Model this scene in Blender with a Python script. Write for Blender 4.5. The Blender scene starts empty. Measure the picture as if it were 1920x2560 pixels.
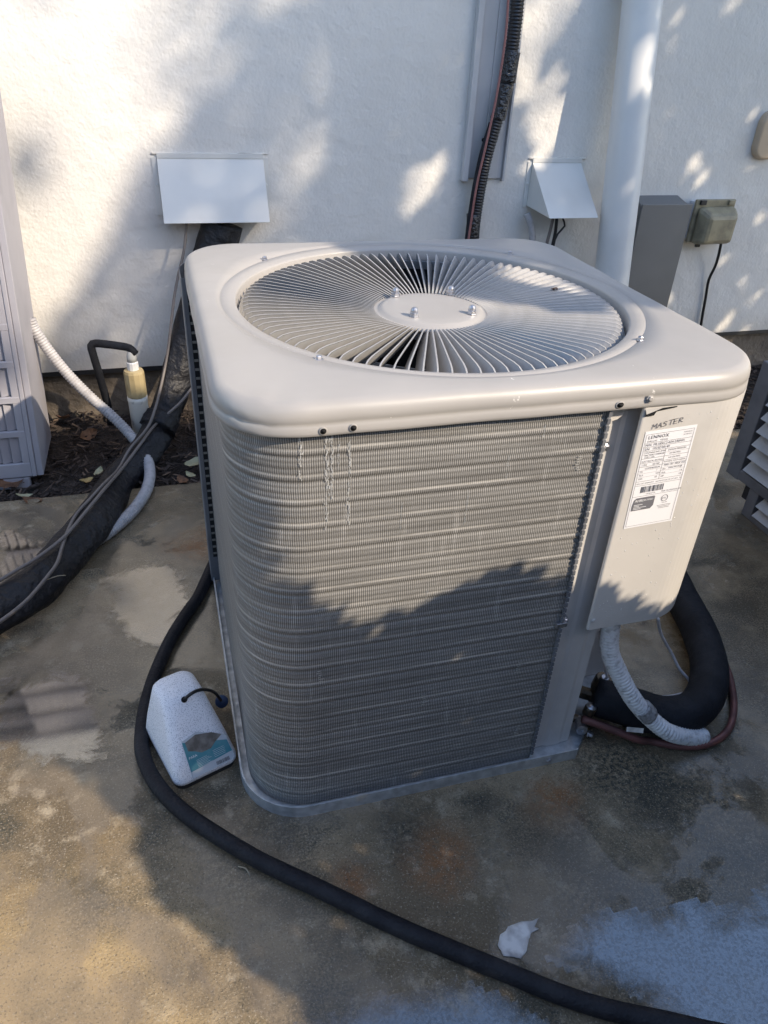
import bpy, bmesh, math, random
from math import sin, cos, pi, radians, sqrt, atan2, hypot
from mathutils import Vector, Matrix, noise as mnoise

random.seed(7)
SC = bpy.context.scene
COL = SC.collection

# ------------------------------------------------------------------ camera
CAM = Vector((-0.49972, -1.36332, 1.32078))
RIGHT = Vector((0.96178557, -0.2701082, 0.04483395))
UP = Vector((0.1109446, 0.53415324, 0.83807614))
FWD = Vector((0.25031944, 0.80107545, -0.54370792))
FPX = 1855.17
cd = bpy.data.cameras.new('camera')
cd.sensor_fit = 'HORIZONTAL'; cd.sensor_width = 36.0; cd.lens = 36.0 * FPX / 1920.0
cd.clip_start = 0.05; cd.clip_end = 500
co = bpy.data.objects.new('camera', cd); COL.objects.link(co)
mw = Matrix((RIGHT, UP, -FWD)).transposed().to_4x4(); mw.translation = CAM
co.matrix_world = mw
SC.camera = co

# ------------------------------------------------------------------ sky, sun, exposure
SUN_AZ, SUN_EL = radians(-48), radians(36)
S = Vector((cos(SUN_EL) * cos(SUN_AZ), cos(SUN_EL) * sin(SUN_AZ), sin(SUN_EL)))
E1 = Vector((-sin(SUN_AZ), cos(SUN_AZ), 0)); E2 = S.cross(E1)
world = bpy.data.worlds.new('World'); SC.world = world; world.use_nodes = True
wn = world.node_tree.nodes; wl = world.node_tree.links
bg = wn['Background']
sky = wn.new('ShaderNodeTexSky'); sky.sky_type = 'NISHITA'; sky.sun_disc = False
sky.sun_elevation = SUN_EL
sky.sun_rotation = pi / 2 - SUN_AZ          # 0 is +Y, turning towards +X
sky.air_density = 1.0; sky.dust_density = 0.8; sky.ozone_density = 1.5
wl.new(sky.outputs[0], bg.inputs['Color']); bg.inputs['Strength'].default_value = 0.15
sl = bpy.data.lights.new('sun', 'SUN'); sl.energy = 2.65; sl.angle = radians(0.53); sl.color = (1.0, 0.85, 0.655)
so = bpy.data.objects.new('sun', sl); COL.objects.link(so)
so.rotation_euler = S.to_track_quat('Z', 'Y').to_euler(); so.location = S * 20
vs = SC.view_settings
vs.view_transform = 'Standard'; vs.look = 'None'; vs.exposure = 1.1; vs.gamma = 1.0; vs.use_curve_mapping = False
SC.cycles.max_bounces = 8; SC.cycles.use_denoising = True

# ------------------------------------------------------------------ helpers: places in the yard
K = 1920 / 1659.0
WALL_Y = 1.50
def ray(x, y):
    d = RIGHT * ((x * K - 960) / FPX) - UP * ((y * K - 1280) / FPX) + FWD
    return d
def G(x, y, z=0.0):
    d = ray(x, y); return CAM + d * ((z - CAM.z) / d.z)
def Y(x, y, yy=WALL_Y):
    d = ray(x, y); return CAM + d * ((yy - CAM.y) / d.y)
def Z2(x, y):      # a second set of reading marks
    return (x / 2.676 / K, (800 + y / 2.676) / K)

# ------------------------------------------------------------------ helpers: materials
MATS = {}
def setin(n, k, v):
    if k in n.inputs: n.inputs[k].default_value = v
def mat(name, col, rough=0.5, metal=0.0, col2=None, nscale=8.0, nlo=0.4, nhi=0.65, ndetail=4.0,
        bump=None, spec=0.5, coat=0.0, rough2=None, extra=None, stretch=None, coat_rough=0.1):
    if name in MATS: return MATS[name]
    m = bpy.data.materials.new(name); m.use_nodes = True; MATS[name] = m
    nt = m.node_tree; N = nt.nodes; L = nt.links
    b = N['Principled BSDF']
    setin(b, 'Base Color', (*col, 1)); setin(b, 'Roughness', rough); setin(b, 'Metallic', metal)
    setin(b, 'Specular IOR Level', spec); setin(b, 'Coat Weight', coat); setin(b, 'Coat Roughness', coat_rough)
    tc = N.new('ShaderNodeTexCoord'); vec = tc.outputs['Object']
    if stretch:
        mp = N.new('ShaderNodeMapping'); mp.inputs['Scale'].default_value = stretch
        L.new(vec, mp.inputs['Vector']); vec = mp.outputs[0]
    if col2 is not None:
        t = N.new('ShaderNodeTexNoise'); t.inputs['Scale'].default_value = nscale; t.inputs['Detail'].default_value = ndetail
        L.new(vec, t.inputs['Vector'])
        r = N.new('ShaderNodeMapRange'); r.inputs['From Min'].default_value = nlo; r.inputs['From Max'].default_value = nhi
        L.new(t.outputs['Fac'], r.inputs['Value'])
        mx = N.new('ShaderNodeMix'); mx.data_type = 'RGBA'
        mx.inputs['A'].default_value = (*col, 1); mx.inputs['B'].default_value = (*col2, 1)
        L.new(r.outputs[0], mx.inputs['Factor']); L.new(mx.outputs['Result'], b.inputs['Base Color'])
        if rough2 is not None:
            r2 = N.new('ShaderNodeMapRange'); r2.inputs['To Min'].default_value = rough; r2.inputs['To Max'].default_value = rough2
            L.new(r.outputs[0], r2.inputs['Value']); L.new(r2.outputs[0], b.inputs['Roughness'])
    if bump:
        prev = None
        for (sc, st, dist) in (bump if isinstance(bump, list) else [bump]):
            t = N.new('ShaderNodeTexNoise'); t.inputs['Scale'].default_value = sc; t.inputs['Detail'].default_value = 3
            L.new(vec, t.inputs['Vector'])
            bp = N.new('ShaderNodeBump'); bp.inputs['Strength'].default_value = st; bp.inputs['Distance'].default_value = dist
            L.new(t.outputs['Fac'], bp.inputs['Height'])
            if prev: L.new(prev.outputs[0], bp.inputs['Normal'])
            prev = bp
        L.new(prev.outputs[0], b.inputs['Normal'])
    if extra: extra(m, N, L, b, tc)
    return m

# ------------------------------------------------------------------ helpers: objects
def mesh_obj(name, verts, faces, material, parent=None, smooth=False, uv=None):
    me = bpy.data.meshes.new(name); me.from_pydata([tuple(v) for v in verts], [], faces)
    if smooth: me.polygons.foreach_set('use_smooth', [True] * len(me.polygons))
    if uv is not None:
        ul = me.uv_layers.new(name='UVMap')
        for lp in me.loops: ul.data[lp.index].uv = uv[lp.vertex_index]
    me.materials.append(material); me.update()
    o = bpy.data.objects.new(name, me); COL.objects.link(o)
    if parent is not None: o.parent = parent
    return o
def from_bm(name, bm, material, parent=None, smooth=False):
    me = bpy.data.meshes.new(name)
    bmesh.ops.recalc_face_normals(bm, faces=bm.faces[:])
    bm.to_mesh(me); bm.free()
    if smooth: me.polygons.foreach_set('use_smooth', [True] * len(me.polygons))
    me.materials.append(material)
    o = bpy.data.objects.new(name, me); COL.objects.link(o)
    if parent is not None: o.parent = parent
    return o
def empty(name, loc=(0, 0, 0), rz=0.0):
    o = bpy.data.objects.new(name, None); COL.objects.link(o); o.location = loc; o.rotation_euler = (0, 0, rz)
    o.empty_display_size = 0.05
    return o
def tag(o, label=None, cat=None, group=None, kind=None):
    if label: o['label'] = label
    if cat: o['category'] = cat
    if group: o['group'] = group
    if kind: o['kind'] = kind
    return o
def loc(root, p):          # world point -> a root's local frame (roots are only moved, not turned, unless noted)
    return Vector(p) - Vector(root.location)
def bm_box(bm, x0, x1, y0, y1, z0, z1, mtx=None):
    r = bmesh.ops.create_cube(bm, size=1.0)
    for v in r['verts']:
        v.co = Vector(((x0 + x1) / 2 + v.co.x * (x1 - x0), (y0 + y1) / 2 + v.co.y * (y1 - y0), (z0 + z1) / 2 + v.co.z * (z1 - z0)))
        if mtx: v.co = mtx @ v.co
    return r['verts']
def box(name, b, material, parent=None, bevel=0.0, seg=2, mtx=None, smooth=False):
    bm = bmesh.new(); bm_box(bm, *b, mtx=mtx)
    if bevel: bmesh.ops.bevel(bm, geom=bm.edges[:], offset=bevel, segments=seg, affect='EDGES', profile=0.5)
    return from_bm(name, bm, material, parent, smooth)
def hexa(name, pts, material, parent=None, bevel=0.0):     # 4 bottom + 4 top points
    bm = bmesh.new(); v = [bm.verts.new(p) for p in pts]
    for f in ((0, 1, 2, 3), (4, 5, 6, 7), (0, 1, 5, 4), (1, 2, 6, 5), (2, 3, 7, 6), (3, 0, 4, 7)): bm.faces.new([v[i] for i in f])
    if bevel: bmesh.ops.bevel(bm, geom=bm.edges[:], offset=bevel, segments=2, affect='EDGES', profile=0.5)
    return from_bm(name, bm, material, parent)
def lathe_data(prof, n=24, axis='Z', origin=(0, 0, 0), mtx=None):
    V = []; F = []
    for (r, z) in prof:
        for i in range(n):
            a = 2 * pi * i / n; V.append(Vector((r * cos(a), r * sin(a), z)))
    m = len(prof)
    for j in range(m - 1):
        for i in range(n):
            F.append((j * n + i, j * n + (i + 1) % n, (j + 1) * n + (i + 1) % n, (j + 1) * n + i))
    F.append(tuple(range(n - 1, -1, -1))); F.append(tuple((m - 1) * n + i for i in range(n)))
    if mtx is not None: V = [mtx @ v for v in V]
    o = Vector(origin); V = [v + o for v in V]
    return V, F
def lathe(name, prof, material, parent=None, n=24, origin=(0, 0, 0), mtx=None, smooth=True):
    V, F = lathe_data(prof, n, origin=origin, mtx=mtx)
    return mesh_obj(name, V, F, material, parent, smooth)
def catmull(P, step):
    P = [Vector(p) for p in P]; out = []
    Q = [P[0] * 2 - P[1]] + P + [P[-1] * 2 - P[-2]]
    for i in range(1, len(Q) - 2):
        a, b, c, d = Q[i - 1], Q[i], Q[i + 1], Q[i + 2]
        n = max(2, int((c - b).length / step))
        for k in range(n):
            t = k / n
            out.append(0.5 * ((2 * b) + (c - a) * t + (2 * a - 5 * b + 4 * c - d) * t * t + (3 * b - a - 3 * c + d) * t ** 3))
    out.append(P[-1]); return out
def tube_data(P, rad, n=12, step=0.02, rx=1.0, rz=1.0, rib=None, jit=0.0, seed=0, smooth_path=True, twist=None):
    pts = catmull(P, step) if smooth_path else [Vector(p) for p in P]
    V = []; F = []; U = []; dist = 0.0
    T0 = (pts[1] - pts[0]).normalized()
    nrm = T0.cross(Vector((0, 0, 1)));
    if nrm.length < 1e-3: nrm = T0.cross(Vector((1, 0, 0)))
    nrm.normalize()
    for i, p in enumerate(pts):
        T = (pts[min(i + 1, len(pts) - 1)] - pts[max(i - 1, 0)]).normalized()
        nrm = (nrm - T * nrm.dot(T)).normalized(); bi = T.cross(nrm)
        if i: dist += (p - pts[i - 1]).length
        r = rad(dist) if callable(rad) else rad
        if rib: r += rib[1] * (0.5 + 0.5 * cos(2 * pi * dist / rib[0]))
        for k in range(n):
            a = 2 * pi * k / n; rr = r
            if jit: rr += jit * mnoise.noise(Vector((cos(a) * 2, sin(a) * 2, dist * 18 + seed)))
            V.append(p + nrm * (cos(a) * rr * rx) + bi * (sin(a) * rr * rz)); U.append((k / n, dist))
    m = len(pts)
    for j in range(m - 1):
        for k in range(n):
            F.append((j * n + k, j * n + (k + 1) % n, (j + 1) * n + (k + 1) % n, (j + 1) * n + k))
    F.append(tuple(range(n - 1, -1, -1))); F.append(tuple((m - 1) * n + k for k in range(n)))
    return V, F, U
def tube(name, P, rad, material, parent=None, **kw):
    V, F, U = tube_data(P, rad, **kw)
    return mesh_obj(name, V, F, material, parent, smooth=True, uv=U)
def join_data(parts):
    V = []; F = []
    for v, f in parts:
        o = len(V); V += list(v); F += [tuple(i + o for i in q) for q in f]
    return V, F
def axis_mtx(d):
    return Vector(d).to_track_quat('Z', 'Y').to_matrix().to_4x4()
def text_data(s, size, origin, ux, uz, bold=0.0, space=1.0):
    """flat lettering: origin is the left end of the base line, ux/uz the writing and the up direction"""
    c = bpy.data.curves.new('txt', 'FONT'); c.body = s; c.size = size; c.space_character = space; c.resolution_u = 2; c.offset = bold
    o = bpy.data.objects.new('txt', c); COL.objects.link(o)
    dg = bpy.context.evaluated_depsgraph_get(); me = o.evaluated_get(dg).to_mesh()
    V = [Vector(origin) + Vector(ux) * v.co.x + Vector(uz) * v.co.y for v in me.vertices]
    F = [tuple(p.vertices) for p in me.polygons]
    o.evaluated_get(dg).to_mesh_clear(); bpy.data.objects.remove(o); bpy.data.curves.remove(c)
    return V, F
def quad_data(origin, ux, uz, x0, x1, z0, z1):
    o = Vector(origin); ux = Vector(ux); uz = Vector(uz)
    return [o + ux * x0 + uz * z0, o + ux * x1 + uz * z0, o + ux * x1 + uz * z1, o + ux * x0 + uz * z1], [(0, 1, 2, 3)]
def screw_data(p, nrm, r=0.006, h=0.004):
    m = axis_mtx(nrm)
    V, F = lathe_data([(r * 1.5, 0), (r * 1.5, h * 0.25), (r, h * 0.3), (r, h), (r * 0.7, h * 1.25), (0.0008, h * 1.25)], 6, mtx=m, origin=p)
    return V, F
def screw(p, nrm, material, parent, r=0.006, h=0.004, name='screw'):
    V, F = screw_data(p, nrm, r, h); return mesh_obj(name, V, F, material, parent)

# ------------------------------------------------------------------ materials
def stucco_extra(m, N, L, b, tc):
    # sandy plaster: coarse trowel relief + fine grain, with faint hand-sized stains
    n1 = N.new('ShaderNodeTexNoise'); n1.inputs['Scale'].default_value = 14; n1.inputs['Detail'].default_value = 5
    n2 = N.new('ShaderNodeTexNoise'); n2.inputs['Scale'].default_value = 120; n2.inputs['Detail'].default_value = 4
    v = N.new('ShaderNodeTexVoronoi'); v.inputs['Scale'].default_value = 75
    for t in (n1, n2, v): L.new(tc.outputs['Object'], t.inputs['Vector'])
    b1 = N.new('ShaderNodeBump'); b1.inputs['Strength'].default_value = 0.55; b1.inputs['Distance'].default_value = 0.012
    b2 = N.new('ShaderNodeBump'); b2.inputs['Strength'].default_value = 0.5; b2.inputs['Distance'].default_value = 0.0022
    b3 = N.new('ShaderNodeBump'); b3.inputs['Strength'].default_value = 0.35; b3.inputs['Distance'].default_value = 0.0022
    L.new(n1.outputs['Fac'], b1.inputs['Height']); L.new(n2.outputs['Fac'], b2.inputs['Height']); L.new(v.outputs['Distance'], b3.inputs['Height'])
    L.new(b1.outputs[0], b2.inputs['Normal']); L.new(b2.outputs[0], b3.inputs['Normal']); L.new(b3.outputs[0], b.inputs['Normal'])
    src = b.inputs['Base Color'].links[0].from_socket
    sp = N.new('ShaderNodeTexNoise'); sp.inputs['Scale'].default_value = 34; sp.inputs['Detail'].default_value = 5; sp.inputs['Roughness'].default_value = 0.75; L.new(tc.outputs['Object'], sp.inputs['Vector'])
    rs_ = N.new('ShaderNodeMapRange'); rs_.inputs['From Min'].default_value = 0.715; rs_.inputs['From Max'].default_value = 0.735; rs_.inputs['To Max'].default_value = 0.7; L.new(sp.outputs['Fac'], rs_.inputs['Value'])
    x1 = N.new('ShaderNodeMix'); x1.data_type = 'RGBA'; x1.inputs['B'].default_value = (0.25, 0.22, 0.18, 1); L.new(rs_.outputs[0], x1.inputs['Factor']); L.new(src, x1.inputs['A'])
    sz = N.new('ShaderNodeSeparateXYZ'); L.new(tc.outputs['Object'], sz.inputs[0])
    dn = N.new('ShaderNodeTexNoise'); dn.inputs['Scale'].default_value = 6; dn.inputs['Detail'].default_value = 6; L.new(tc.outputs['Object'], dn.inputs['Vector'])
    ml = N.new('ShaderNodeMath'); ml.operation = 'MULTIPLY_ADD'; L.new(dn.outputs['Fac'], ml.inputs[0]); ml.inputs[1].default_value = -0.30; L.new(sz.outputs['Z'], ml.inputs[2])
    rd = N.new('ShaderNodeMapRange'); rd.inputs['From Min'].default_value = 0.16; rd.inputs['From Max'].default_value = 0.02; rd.inputs['To Max'].default_value = 0.35; L.new(ml.outputs[0], rd.inputs['Value'])
    x2 = N.new('ShaderNodeMix'); x2.data_type = 'RGBA'; x2.inputs['B'].default_value = (0.46, 0.40, 0.32, 1); L.new(rd.outputs[0], x2.inputs['Factor']); L.new(x1.outputs['Result'], x2.inputs['A']); L.new(x2.outputs['Result'], b.inputs['Base Color'])
M_STUCCO = mat('stucco', (0.735, 0.712, 0.672), 0.9, col2=(0.675, 0.652, 0.615), nscale=2.2, nlo=0.45, nhi=0.75, extra=stucco_extra, spec=0.2)
M_FOUND = mat('foundation_concrete', (0.20, 0.165, 0.13), 0.85, col2=(0.10, 0.085, 0.07), nscale=7, bump=[(30, 0.6, 0.02), (140, 0.4, 0.004)])
M_BLACKSTRIP = mat('black_metal', (0.02, 0.02, 0.022), 0.5)
def paint_extra(m, N, L, b, tc):
    # faint orange peel, hazy dust film, tiny pale chips and dark specks
    v = N.new('ShaderNodeTexNoise'); v.inputs['Scale'].default_value = 900; L.new(tc.outputs['Object'], v.inputs['Vector'])
    w = N.new('ShaderNodeTexNoise'); w.inputs['Scale'].default_value = 9; w.inputs['Detail'].default_value = 3; L.new(tc.outputs['Object'], w.inputs['Vector'])
    bw = N.new('ShaderNodeBump'); bw.inputs['Strength'].default_value = 0.10; bw.inputs['Distance'].default_value = 0.01; L.new(w.outputs['Fac'], bw.inputs['Height'])
    bp = N.new('ShaderNodeBump'); bp.inputs['Strength'].default_value = 0.06; bp.inputs['Distance'].default_value = 0.001
    L.new(v.outputs['Fac'], bp.inputs['Height']); L.new(bw.outputs[0], bp.inputs['Normal']); L.new(bp.outputs[0], b.inputs['Normal'])
    src = b.inputs['Base Color'].links[0].from_socket
    for sc_, lo, hi, col in ((26, 0.685, 0.70, (0.72, 0.70, 0.67, 1)), (41, 0.72, 0.735, (0.10, 0.09, 0.085, 1))):
        t = N.new('ShaderNodeTexNoise'); t.inputs['Scale'].default_value = sc_; t.inputs['Detail'].default_value = 6; t.inputs['Roughness'].default_value = 0.75
        L.new(tc.outputs['Object'], t.inputs['Vector'])
        r = N.new('ShaderNodeMapRange'); r.inputs['From Min'].default_value = lo; r.inputs['From Max'].default_value = hi; L.new(t.outputs['Fac'], r.inputs['Value'])
        x = N.new('ShaderNodeMix'); x.data_type = 'RGBA'; x.inputs['B'].default_value = col; L.new(r.outputs[0], x.inputs['Factor']); L.new(src, x.inputs['A']); src = x.outputs['Result']
    d = N.new('ShaderNodeTexNoise'); d.inputs['Scale'].default_value = 3.2; d.inputs['Detail'].default_value = 6; d.inputs['Roughness'].default_value = 0.65; L.new(tc.outputs['Object'], d.inputs['Vector'])
    r = N.new('ShaderNodeMapRange'); r.inputs['From Min'].default_value = 0.48; r.inputs['From Max'].default_value = 0.72; r.inputs['To Max'].default_value = 0.45; L.new(d.outputs['Fac'], r.inputs['Value'])
    x = N.new('ShaderNodeMix'); x.data_type = 'RGBA'; x.inputs['B'].default_value = (0.36, 0.335, 0.30, 1); L.new(r.outputs[0], x.inputs['Factor']); L.new(src, x.inputs['A'])
    L.new(x.outputs['Result'], b.inputs['Base Color'])
M_PAINT = mat('taupe_paint', (0.405, 0.386, 0.366), 0.34, col2=(0.365, 0.349, 0.333), nscale=5, nlo=0.4, nhi=0.7, rough2=0.46, extra=paint_extra, spec=0.5)
M_BLADE = mat('blade_paint', (0.43, 0.424, 0.422), 0.32, col2=(0.37, 0.366, 0.366), nscale=40, extra=paint_extra)
M_PANEL = mat('panel_paint', (0.60, 0.575, 0.545), 0.42, col2=(0.55, 0.53, 0.505), nscale=4, nlo=0.4, nhi=0.7, extra=paint_extra)
M_POST = mat('post_paint', (0.60, 0.585, 0.57), 0.45, col2=(0.54, 0.525, 0.515), nscale=9, extra=paint_extra)
M_GALV = mat('galvanised', (0.66, 0.69, 0.72), 0.42, metal=0.6, col2=(0.42, 0.44, 0.46), nscale=45, nlo=0.35, nhi=0.7, rough2=0.55)
M_ZINC = mat('zinc', (0.55, 0.56, 0.60), 0.33, metal=0.9, col2=(0.38, 0.39, 0.43), nscale=200)
M_DARK = mat('dark_interior', (0.03, 0.032, 0.038), 0.7)
M_HOLE = mat('hole_dark', (0.006, 0.006, 0.007), 0.9)
M_BRASS = mat('dull_brass', (0.16, 0.12, 0.08), 0.42, metal=0.7, col2=(0.07, 0.06, 0.05), nscale=60)
M_COPPER = mat('copper', (0.20, 0.085, 0.078), 0.42, metal=0.3, col2=(0.13, 0.06, 0.055), nscale=22, rough2=0.6)
M_FOAM = mat('black_foam', (0.011, 0.012, 0.016), 0.7, col2=(0.020, 0.022, 0.028), nscale=18, spec=0.25, bump=[(60, 0.5, 0.006), (240, 0.3, 0.002)])
M_SLEEVE = mat('black_wrap', (0.010, 0.010, 0.0125), 0.5, col2=(0.016, 0.016, 0.019), nscale=14, spec=0.35, bump=[(26, 0.9, 0.016), (90, 0.5, 0.005)])
M_RUBBER = mat('black_hose', (0.010, 0.010, 0.014), 0.6, col2=(0.020, 0.020, 0.024), nscale=25, spec=0.28, bump=[(170, 0.6, 0.004)])
M_WIRE = mat('black_wire', (0.012, 0.012, 0.013), 0.4)
M_GWIRE = mat('brown_grey_wire', (0.16, 0.14, 0.13), 0.5)
M_RWIRE = mat('red_stripe_wire', (0.30, 0.13, 0.12), 0.5)
M_WHITECABLE = mat('white_cable', (0.62, 0.60, 0.62), 0.45)
M_CONDUIT = mat('grey_flex_conduit', (0.44, 0.43, 0.44), 0.5, col2=(0.30, 0.29, 0.30), nscale=60, nlo=0.45, nhi=0.75)
M_CONDUITW = mat('white_flex_conduit', (0.66, 0.66, 0.67), 0.42, col2=(0.33, 0.32, 0.32), nscale=85, nlo=0.5, nhi=0.72)
M_CORRUGATED = mat('black_corrugated', (0.014, 0.014, 0.017), 0.35, spec=0.6)
M_TAPE = mat('shiny_black_tape', (0.02, 0.02, 0.024), 0.22, bump=[(70, 1.0, 0.012)], spec=0.8)
M_PVC = mat('white_pvc', (0.70, 0.70, 0.69), 0.38, col2=(0.52, 0.52, 0.51), nscale=3, nlo=0.5, nhi=0.85)
M_DIRTYPVC = mat('dirty_pvc', (0.64, 0.62, 0.56), 0.45, col2=(0.05, 0.045, 0.04), nscale=16, nlo=0.58, nhi=0.66)
M_CPVC = mat('yellow_tan_pvc', (0.42, 0.335, 0.185), 0.4, col2=(0.30, 0.22, 0.11), nscale=30, nlo=0.5, nhi=0.7)
M_CLEAR = mat('grey_bushing', (0.5, 0.5, 0.48), 0.3)
M_HOOD = mat('white_painted_metal', (0.70, 0.695, 0.665), 0.5, col2=(0.62, 0.61, 0.58), nscale=5, nlo=0.45, nhi=0.75)
M_CHANNEL = mat('channel_grey', (0.52, 0.52, 0.53), 0.45, col2=(0.46, 0.46, 0.47), nscale=4)
M_BOX = mat('box_grey', (0.17, 0.175, 0.18), 0.42, metal=0.2, col2=(0.13, 0.135, 0.14), nscale=3)
M_OUTLET = mat('olive_beige_plastic', (0.33, 0.29, 0.19), 0.42, col2=(0.20, 0.175, 0.12), nscale=22, nlo=0.4, nhi=0.7)
M_OUTBOX = mat('painted_outlet_box', (0.60, 0.62, 0.66), 0.5)
M_TAN = mat('tan_plastic', (0.48, 0.37, 0.26), 0.4)
M_LABELW = mat('white_label', (0.84, 0.84, 0.87), 0.35)
M_INK = mat('black_ink', (0.10, 0.10, 0.115), 0.6)
M_INKG = mat('grey_ink', (0.16, 0.16, 0.18), 0.6)
M_BLUE = mat('blue_ink', (0.08, 0.18, 0.45), 0.5)
M_GRILLE = mat('pale_grey_plastic', (0.385, 0.375, 0.41), 0.5, col2=(0.335, 0.325, 0.36), nscale=9, nlo=0.45, nhi=0.75)
M_SLAT = mat('louvre_grey', (0.44, 0.46, 0.48), 0.45, col2=(0.36, 0.38, 0.40), nscale=12)
M_SLATDARK = mat('louvre_frame_grey', (0.17, 0.175, 0.19), 0.5, col2=(0.12, 0.125, 0.14), nscale=12)
def speckle_extra(m, N, L, b, tc):
    t = N.new('ShaderNodeTexNoise'); t.inputs['Scale'].default_value = 520; t.inputs['Detail'].default_value = 1
    L.new(tc.outputs['Object'], t.inputs['Vector'])
    r = N.new('ShaderNodeValToRGB'); r.color_ramp.elements[0].position = 0.34; r.color_ramp.elements[1].position = 0.46
    r.color_ramp.elements[0].color = (0.46, 0.47, 0.51, 1); r.color_ramp.elements[1].color = (0.86, 0.86, 0.89, 1)
    L.new(t.outputs['Fac'], r.inputs[0]); L.new(r.outputs[0], b.inputs['Base Color'])
M_SPECK = mat('speckled_plastic', (0.7, 0.7, 0.74), 0.55, extra=speckle_extra, bump=(300, 0.2, 0.001))
M_TEAL = mat('teal_print', (0.05, 0.24, 0.30), 0.45, col2=(0.09, 0.28, 0.33), nscale=50)
M_TORN = mat('torn_paper_brown', (0.13, 0.115, 0.10), 0.8, col2=(0.24, 0.22, 0.20), nscale=60, stretch=(1, 1, 1))
M_DISC = mat('blue_plastic', (0.025, 0.05, 0.12), 0.4)
M_PAPER = mat('white_scrap', (0.72, 0.69, 0.66), 0.7, col2=(0.42, 0.39, 0.37), nscale=28, nlo=0.42, nhi=0.58)
M_SOIL = mat('dark_soil', (0.038, 0.028, 0.023), 0.95, col2=(0.055, 0.04, 0.032), nscale=30, bump=[(50, 1.0, 0.03), (200, 0.6, 0.006)])
M_CHIP = mat('mulch_chip', (0.042, 0.030, 0.025), 0.9, col2=(0.12, 0.085, 0.066), nscale=9, nlo=0.5, nhi=0.7)
M_LEAFB = mat('dry_leaf_brown', (0.20, 0.10, 0.05), 0.7, col2=(0.11, 0.055, 0.03), nscale=30)
M_LEAFY = mat('dry_leaf_yellow', (0.42, 0.30, 0.12), 0.65, col2=(0.30, 0.20, 0.08), nscale=30)
M_LEAFP = mat('dry_leaf_pale', (0.40, 0.38, 0.24), 0.65, col2=(0.30, 0.27, 0.16), nscale=30)
M_GREEN = mat('green_leaf', (0.055, 0.095, 0.03), 0.5, col2=(0.035, 0.065, 0.02), nscale=3)
M_BARK = mat('bark', (0.10, 0.075, 0.055), 0.9, col2=(0.06, 0.045, 0.035), nscale=20, bump=(30, 0.8, 0.02))
M_TWIG = mat('dry_twig', (0.33, 0.28, 0.20), 0.8)
M_GRASS = mat('yard_soil', (0.10, 0.085, 0.055), 0.95, col2=(0.05, 0.06, 0.03), nscale=3)

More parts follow.
